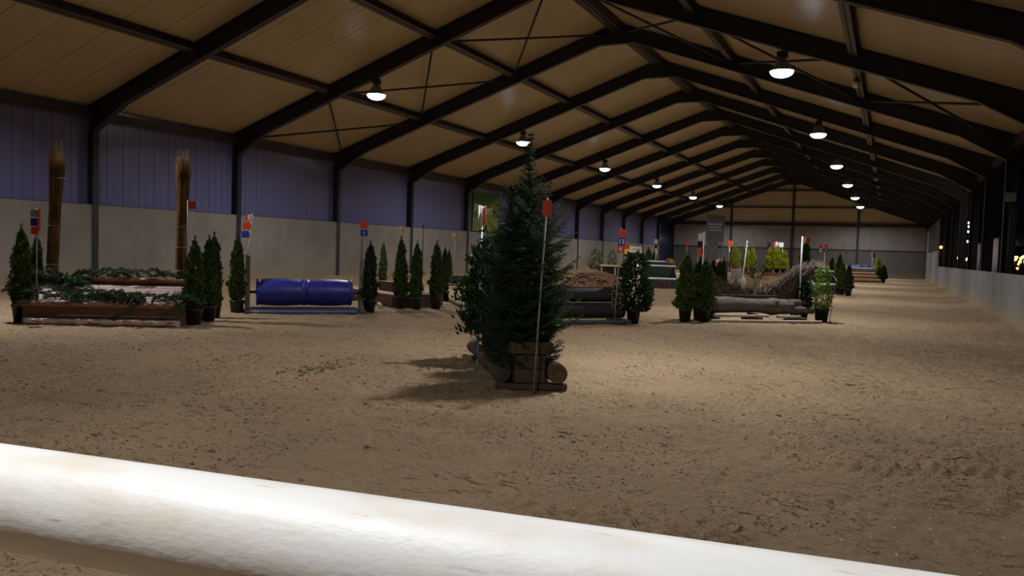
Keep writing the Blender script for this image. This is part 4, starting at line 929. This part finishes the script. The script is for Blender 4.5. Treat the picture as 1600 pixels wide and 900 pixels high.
# tall grey banner
t=thing('tapered_banner','tall grey tapered banner with two pale lines of print before the end wall','banner',(9.7,44.4,0),math.radians(22))
m=MB(); m.prism([(-0.34,0.35),(0.34,0.35),(0.50,3.55),(-0.50,3.62)],-0.01,0.01); ba=build(m,'cloth',M_bannergrey,t)
for z,h,w in ((3.12,0.10,0.78),(2.96,0.08,0.68),(2.80,0.05,0.72)):
    m=MB(); 
    if h>0.06:
        k=-w/2
        while k<w/2-0.06: q=rnd.uniform(0.04,0.09); m.box(k,k+q,-0.014,-0.010,z-h/2,z+h/2*rnd.uniform(0.6,1)); k+=q+0.018
    else: m.box(-w/2,w/2,-0.014,-0.010,z-h/2,z+h/2)
    build(m,'print_line',mat('pale_print',(0.42,0.43,0.45),0.6),ba)
m=MB(); m.tube([(-0.30,0.03,0.02),(-0.50,0.03,3.66)],0.015,6); m.tube([(0.30,0.03,0.02),(0.50,0.03,3.58)],0.015,6); m.tube([(-0.5,0.03,3.64),(0.5,0.03,3.57)],0.012,6); m.cbox(-0.4,0.4,-0.25,0.25,0,0.04,0.01); build(m,'frame',M_darkpole,t)
marker('far pole with a red plate left of the large white-plated pole',8.75,42.0,2.2,[(2.06,-0.02,0.18,0.24,M_red,'',0)],M_greypole,0.016)
marker('far pole with a dark red plate over a yellow one beside the tapered banner',9.25,43.3,2.15,[(2.03,0.0,0.15,0.18,M_red,'',0),(1.84,0.0,0.16,0.18,M_yellow,'',0)],M_darkpole,0.012)
marker('far thin pole with a grey plate over a black plate right of the tapered banner',10.25,43.0,2.15,[(2.1,0.0,0.18,0.14,M_greypole,'',0),(1.87,-0.02,0.15,0.15,M_navy,'',0)],M_greypole,0.012)
thuja(14.2,46.5,2.3,'tall dark conifer before the middle post of the end wall',2.2,1,dark=True)
# far right of the display
t=thing('flower_box','orange and red flower box right of the brushwood','planter',(14.75,45.0,0.0),math.radians(10))
m=MB(); m.cbox(0,0.75,0,0.4,0.45,0.85,0.01); build(m,'box_body',M_orange,t); m=MB(); m.cbox(0.05,0.70,0.05,0.35,0,0.45,0.01); build(m,'plinth',M_wood,t)
V,F=sprays(260,0.3,lambda t:0.3,0.06,0.03,0.5,93,0.0); tag(link('blossoms',tri_mesh('blossoms',V,F,mat('red_petal',(0.6,0.10,0.05),0.6,col2=(0.75,0.25,0.05),scale=9)),t,(0.37,0.2,0.85)),kind='stuff')
thuja(15.50,47.6,1.45,'far thuja just behind the right green stepped jump, leftmost',1.3,0); thuja(15.86,48.2,1.65,'taller yellowish far thuja behind the right green stepped jump',1.35,3)
thuja(16.72,34.5,1.22,'bushy thuja at the right end of the right green stepped jump',1.15,2); thuja(16.98,34.1,1.15,'rightmost dark thuja at the right green stepped jump',1.15,1,dark=True)
marker('pole with a red plate over a blue number 6 plate at the right green steps',15.95,35.6,2.05,[(1.94,0.04,0.15,0.15,M_red,'',0),(1.77,0.04,0.15,0.16,M_blue,'6',0)],M_whitepl,0.014)
marker('pole with red and yellow plates left of the right green steps',14.95,46.5,2.2,[(2.07,0.0,0.16,0.18,M_red,'',0),(1.87,0.0,0.13,0.18,M_yellow,'',0)],M_greypole,0.018)
marker('thin dark pole with a small red plate at the right green steps',15.75,45.2,1.85,[(1.76,0.0,0.12,0.14,M_red,'',0)],M_darkpole,0.010)
t=thing('white_bucket','white bucket on a dark stand behind the right thujas','bucket',(15.96,51.5,0.78),0)
m=MB(); m.lathe([(0.11,0),(0.12,0),(0.155,0.26),(0.165,0.27),(0.14,0.27),(0.001,0.24)],16,cap0=True); build(m,'bucket_body',M_whitepl,t); m=MB(); m.cbox(-0.12,0.12,-0.12,0.12,-0.78,0,0.01); build(m,'stand',M_darkpole,t)

# ------------------------------------------------------------------ far stepped log jump
A=(16.0,56.3); AN=math.radians(20.8)
j=thing('log_step_jump','far brown stepped log jump with a blue tray on top','jump',(A[0],A[1],0),AN)
for v,z in ((0,0.14),(0.35,0.36),(0.7,0.55)):
    m=MB(); log(m,(0,v,z),(2.0,v,z),0.10,seg=10,wob=0.04); build(m,'log',M_tan,j)
    m=MB(); m.cbox(0.05,1.95,v+0.11,v+0.15,0,z,0.006); build(m,'riser_board',M_wood,j)
m=MB(); log(m,(0.3,1.1,0.82),(1.95,1.1,0.80),0.15,seg=12,wob=0.12); build(m,'stone_edge',M_stone,j)
m=MB(); m.cbox(0.2,1.9,0.9,1.5,0.0,0.7,0.01); build(m,'rear_block',M_wood,j)
t=thing('blue_tray','blue and white patterned tray on top of the far log jump','tray',loc2(A,AN,0.4,1.3)+(0.97,),AN)
m=MB(); m.cbox(0,1.5,0,0.5,0.0,0.12,0.01); build(m,'tray_body',mat('blue_pattern',(0.03,0.05,0.65),0.4,col2=(0.35,0.4,0.8),scale=3,thr=(0.5,0.6)),t); m=MB(); m.cbox(0.1,1.4,0.1,0.4,-0.97,0,0.01); build(m,'support',M_wood,t)
plant('potted_conifer','yellow-green conifer right of the far log jump','shrub',17.65,58.6,0,me_yel[0],me_pot,1.2,0.3,YC,fs=(1.25,1.25,1.5)); thuja(18.02,57.3,1.1,'low dark thuja at the right end of the far log jump',1.5,0,dark=True)
thuja(17.75,57.6,0.95,'very low dark thuja before the yellow-green conifer at the far log jump',1.3,1,dark=True)
marker('pole with a white and a black plate at the far log jump',17.3,57.9,1.95,[(1.85,-0.06,0.14,0.2,M_whitepl,'',0),(1.76,0.08,0.11,0.3,M_navy,'',0)],M_whitepl,0.02)
marker('small pole with a faint reddish plate far behind the right green steps',15.8,56.5,1.95,[(1.85,0,0.2,0.14,M_terra,'',0)],M_greypole,0.012)

# ------------------------------------------------------------------ green banner on the left wall
t=thing('wall_banner','green and yellow banner with handwriting-style lettering on the left wall','banner',(-0.20,36.28,3.23),PI/2)
hw,hh=1.42,0.97
m=MB(); m.cbox(-hw,hw,-0.006,0.006,-hh,hh,0.003); b=build(m,'cloth',M_bgreen,t)
def flat(poly,mt,y,name):
    m=MB(); m.prism(poly,y-0.002,y); return build(m,name,mt,b)
flat([(-hw,-0.35),(-0.2,0.0),(0.9,0.6),(hw,0.75),(hw,-0.5),(0.9,-hh),(-hw+0.0,-hh)],M_bolive,-0.007,'yellow_field')
flat([(-hw,0.55),(-0.6,0.35),(0.0,0.0),(-0.6,-0.2),(-hw,-0.33)],M_blight,-0.0095,'green_field')
flat([(0.3,0.1),(hw,0.5),(hw,-0.2),(0.9,-0.3)],M_blight,-0.0095,'green_field')
link('lettering',text_mesh('Prinzert',0.62,M_print,'lettering',0.35),b,(-0.35,-0.013,0.12),(PI/2,0,0))
link('apostrophe',text_mesh('\u2022',0.3,M_orange,'apostrophe'),b,(1.1,-0.013,0.25),(PI/2,0,0))
m=MB()
for sx in (-1,1):
    for sz in (-1,1): m.tube([(sx*hw,0,sz*hh),(sx*(hw+0.12),0.01,sz*(hh+0.12))],0.006,4)
build(m,'cord',M_twine,t)

# emergency lights on the right purlin
me_e=MB(); me_e.cbox(-0.07,0.07,-0.17,0.17,-0.10,0,0.02); me_e=me_e.mesh('cover',mat('opal_cover',(0.50,0.46,0.40),0.4)); me_b=MB(); me_b.cbox(-0.085,0.085,-0.19,0.19,0,0.03,0.006); me_b=me_b.mesh('base',M_lamph)
for y,lab in ((21.5,'near unlit bulkhead light on the right purlin'),(46.5,'far unlit bulkhead light on the right purlin')):
    x=W-3.45; t=thing('bulkhead_light',lab,'lamp',(x,y,ceilz(x)-0.30),0,'bulkhead lights'); t.rotation_euler=(0,an,0); link('cover',me_e,t); link('base',me_b,t)
# junction box on a right column
t=thing('junction_box','pale grey junction box on a right-hand column above the low wall','box',(W+0.21,23.98,3.12),0)
m=MB(); m.cbox(-0.12,0.12,-0.06,0.0,-0.12,0.12,0.015); build(m,'housing',mat('grey_enamel',(0.14,0.14,0.14),0.5),t)
m=MB(); m.tube([(0,-0.03,-0.15),(0,-0.02,-1.9)],0.012,6); build(m,'conduit',M_darkpole,t)

# ------------------------------------------------------------------ the white rail in front
ux,uy=0.9921,0.1252
t=thing('white_rail','thick scuffed white round rail across the foreground','rail',(18.388,0.744,1.060),math.atan2(uy,ux))
def rail_mat():
    m=mat('scuffed_white',(0.82,0.79,0.73),0.5,col2=(0.70,0.61,0.47),scale=7,stretch=(1,2.5,2.5),thr=(0.48,0.80),spec=0.5,bump=0.08,bscale=60); nt=m.node_tree; N=nt.nodes; L=nt.links
    b=N['Principled BSDF']; src=b.inputs['Base Color'].links[0].from_socket; tc=N.new('ShaderNodeTexCoord'); mp=N.new('ShaderNodeMapping'); mp.inputs['Scale'].default_value=(8,55,55); L.new(tc.outputs['Object'],mp.inputs['Vector'])
    n=N.new('ShaderNodeTexNoise'); n.inputs['Scale'].default_value=1.6; n.inputs['Detail'].default_value=7; L.new(mp.outputs[0],n.inputs['Vector'])
    r=N.new('ShaderNodeValToRGB'); r.color_ramp.elements[0].position=0.66; r.color_ramp.elements[1].position=0.74; r.color_ramp.elements[0].color=(1,1,1,1); r.color_ramp.elements[1].color=(0.45,0.38,0.30,1); L.new(n.outputs['Fac'],r.inputs['Fac'])
    x=N.new('ShaderNodeMix'); x.data_type='RGBA'; x.blend_type='MULTIPLY'; x.inputs['Factor'].default_value=0.6; L.new(src,x.inputs['A']); L.new(r.outputs[0],x.inputs['B']); L.new(x.outputs['Result'],b.inputs['Base Color']); return m
m=MB(); m.tube([(-3.2+0.2*i,0,0) for i in range(28)],0.0625,48); build(m,'tube',rail_mat(),t)
for u in (-2.9,2.0):
    m=MB(); m.cbox(u-0.05,u+0.05,0.0,0.1,-1.1,-0.055,0.008); build(m,'post',M_whitepl,t)

# ------------------------------------------------------------------ loose stuff on the sand
def fclod(r,n):
    k=n//2; x=np.concatenate([r.uniform(9,W-0.3,k),r.normal(12.9,0.55,n-k)]); y=np.concatenate([1.4+13*r.rand(k)**1.3,r.normal(7.1,0.35,n-k)])
    cl=vnoise(x*2.2,y*2.2,31)>0.62; x=x[cl]; y=y[cl]
    return np.stack([x,y,sand_z(x,y)-0.002],-1)
def scat(n,size,mt,name,seed,flat,f):
    r=np.random.RandomState(seed); P=f(r,n); return scatter_chips(len(P),lambda rr,k:P,size,mt,name,seed,flat)
M_clod=mat('damp_clod',(0.10,0.068,0.042),0.95,col2=(0.16,0.11,0.07),scale=30)
tag(link('sand_clods',scat(2600,0.018,M_clod,'sand_clods',9,0.7,fclod)),'small dark damp clods scattered over the sand','clods',kind='stuff')
def ffib(r,n):
    x=r.uniform(6,W-0.1,n); y=1.2+15*r.rand(n)**1.35; k=(vnoise(x*1.5,y*1.5,33)+0.5*vnoise(x*5,y*5,34))>0.70; x=x[k]; y=y[k]; return np.stack([x,y,sand_z(x,y)+0.001],-1)
def fibres(n,seed):
    r=np.random.RandomState(seed); P=ffib(r,n); n=len(P); a=r.normal(0.35,0.6,n); L=0.005+0.020*r.rand(n)**3; w=0.0010+0.0022*r.rand(n)**2
    d=np.stack([np.cos(a),np.sin(a),np.zeros(n)],-1); s=np.stack([-np.sin(a),np.cos(a),np.zeros(n)],-1); up=np.array([0,0,1.0])
    A_=P-d*L[:,None]-s*w[:,None]; B_=P-d*L[:,None]*0.8+s*w[:,None]; C_=P+d*L[:,None]+s*w[:,None]*0.5; D_=P+up*(w*2.4)[:,None]
    V=np.stack([A_,B_,C_,D_],1).reshape(-1,3); i=np.arange(n)*4
    F=np.concatenate([np.stack([i,i+2,i+3],-1),np.stack([i+2,i+1,i+3],-1),np.stack([i+1,i,i+3],-1)]); return V,F
V,F=fibres(60000,41); tag(link('dark_fibres',tri_mesh('dark_fibres',V,F,mat('fibre_dark',(0.07,0.05,0.035),0.9))),'dark fibre bits worked into the riding sand','fibres',kind='stuff')
def fchip(r,n):
    x=r.uniform(8,W-0.2,n); y=1.2+9*r.rand(n)**1.2; return np.stack([x,y,sand_z(x,y)],-1)
tag(link('pale_chips',scat(2600,0.0065,mat('pale_chip',(0.55,0.50,0.43),0.7),'pale_chips',10,0.5,fchip)),'tiny pale chips on the near sand','chips',kind='stuff')

# ------------------------------------------------------------------ outside, beyond the open right side
g=MB(); g.box(W+0.13,160,-30,200,-0.3,-0.02); o=build(g,'yard_ground',mat('yard_earth',(0.05,0.045,0.04),0.95,col2=(0.03,0.028,0.025),scale=2)); tag(o,kind='structure')
M_dwood=mat('dark_barn_board',(0.12,0.065,0.05),0.8,col2=(0.07,0.04,0.032),scale=3)
st=thing('barn','dark timber lean-to barn standing just outside the open right side','building',(0,0,0))
for k in range(7):
    m=MB(); y0=27+k*4.2; m.cbox(25.6,25.78,y0,y0+0.18,-0.1,4.2,0.01); build(m,'post',M_dwood,st)
for k in range(9):
    m=MB(); z=2.95+0.24*k; m.cbox(25.55,25.6,26,54,z,z+0.16,0.006); build(m,'wall_board',M_dwood,st)
m=MB(); m.prism([(25.4,5.0),(29.5,6.0),(29.5,6.1),(25.4,5.1)],26,54); build(m,'roof',M_steel,st)
sh=thing('shed','small brown gabled canopy on posts outside beyond the low right wall','building',(24.0,44.2,0),math.radians(90))
m=MB(); m.prism([(-0.2,2.35),(6.0,2.35),(6.0,3.4),(-0.2,2.4)],-0.06,0.0)
build(m,'gable_board',mat('shed_board',(0.16,0.11,0.08),0.8,col2=(0.11,0.075,0.055),scale=2,stretch=(1,1,8)),sh)
m=MB(); m.prism([(-0.6,2.36),(6.2,3.50),(6.2,3.60),(-0.6,2.46)],-1.4,0.25); build(m,'canopy_roof',M_dwood,sh)
for u in (0.0,5.8):
    m=MB(); m.cbox(u,u+0.12,-1.2,-1.08,-0.05,2.4 if u<1 else 3.3,0.01); build(m,'post',M_dwood,sh)
def canvas(label,y0,y1,x,z1):
    t=thing('canvas_sheet',label,'tarpaulin',(x,y0,0),0,'pale canvas sheets outside'); n=26; vs=[]; 
    for i in range(n+1):
        f=i/n; yy=(y1-y0)*f; xx=0.07*math.sin(f*19)+0.03*math.sin(f*47)
        vs+=[(xx*1.3,yy,0.9),(xx,yy,1.7+0.02*math.sin(f*9)),(xx*0.5,yy,z1+0.05*math.sin(f*5))]
    m=MB(); m.add(vs,[(3*i+j,3*i+3+j,3*i+4+j,3*i+1+j) for i in range(n) for j in (0,1)],True); o=build(m,'cloth',mat('pale_canvas',(0.50,0.42,0.40),0.8,col2=(0.36,0.30,0.29),scale=2,stretch=(1,5,0.5)),t); md=o.modifiers.new('s','SOLIDIFY'); md.thickness=0.01
    m=MB(); m.tube([(0,-0.03,z1+0.03),(0,y1-y0+0.03,z1+0.03)],0.03,6); m.tube([(0,-0.03,0),(0,-0.03,z1)],0.03,6); m.tube([(0,y1-y0+0.03,0),(0,y1-y0+0.03,z1)],0.03,6); build(m,'frame',M_darkpole,t)
canvas('nearer pale canvas sheet hanging outside above the low right wall',39.3,43.2,22.5,2.50); canvas('farther pale canvas sheet hanging outside above the low right wall',46.9,50.6,22.5,2.42)
M_amb=emat('amber_glow',(1.0,0.42,0.10),9.0); M_wht=emat('cold_glow',(0.85,0.92,1.0),6.0)
me_am=MB(); me_am.lathe([(0.001,0.12),(0.09,0.09),(0.12,0.0),(0.09,-0.09),(0.001,-0.12)],12); me_wh=me_am.mesh('globe',M_wht); me_am=me_am.mesh('globe',M_amb)
def street(dx,dz,Yy,s,amb,lab,gr):
    X=CAMP.x+dx*Yy; Z=CAMP.z+dz*Yy; t=thing('street_lamp',lab,'street lamp',(X,Yy,-0.05),0,gr)
    m=MB(); m.tube([(0,0,0),(0,0,Z-0.1*s)],0.05,6); build(m,'post',M_darkpole,t); link('globe',me_am if amb else me_wh,t,(0,0,Z+0.05),scale=(s,s,s))
t=thing('amber_light','amber bulkhead light on the column where the low wall meets the tall far panel','lamp',(W+0.12,53.9,2.33),0)
m=MB(); m.cbox(-0.05,0.05,0,0.05,-0.07,0.07,0.01); build(m,'housing',M_lamph,t); link('globe',me_am,t,(0,-0.05,0),scale=(0.7,0.7,0.7))
street(0.0640,0.0062,110,1.2,True,'lone faint amber street lamp low between two right columns','')
street(0.0724,0.0046,110,1.1,True,'left lamp of the amber pair seen low between right columns','')
street(0.0735,0.0056,118,1.3,True,'right lamp of the amber pair seen low between right columns','')
t=thing('light_mast','tall mast carrying four cold white lamps far outside','street lamp',(CAMP.x+7.28,100,-0.05),0)
m=MB(); m.tube([(0.12,0,0),(0.12,0,6.1)],0.05,6); build(m,'post',M_darkpole,t)
for a,b in ((-0.06,0.0445),(0.06,0.0405),(0.0,0.0350),(-0.05,0.0243)): link('globe',me_wh,t,(a,-0.1,CAMP.z+b*100+0.05),scale=(1.1,1.1,1.1))
rr=random.Random(8)
for k in range(16):
    a=0.1175+0.0145*k/15; b=0.0100-0.013*rr.random()
    street(a,b,88+1.6*((k*7)%16),rr.uniform(0.8,1.7),True,'small amber lamp in the cluster of town lights at the right edge','town lights at the right edge')
# added fill light, hidden behind a column, to brighten canvas and barn boards
t=thing('yard_fill_lamp','added fill lamp hidden outside behind a right-hand column, brightening the yard','lamp',(W+0.22,34.288,3.6),0)
m=MB(); m.cbox(-0.05,0.06,-0.1,0.1,-0.08,0.08,0.015); build(m,'housing',M_lamph,t)
li=bpy.data.lights.new('yard_fill_light','POINT'); li.energy=55; li.color=(1.0,0.86,0.78); li.shadow_soft_size=0.08; link('yard_fill_light',li,t,(0.05,0.16,0))
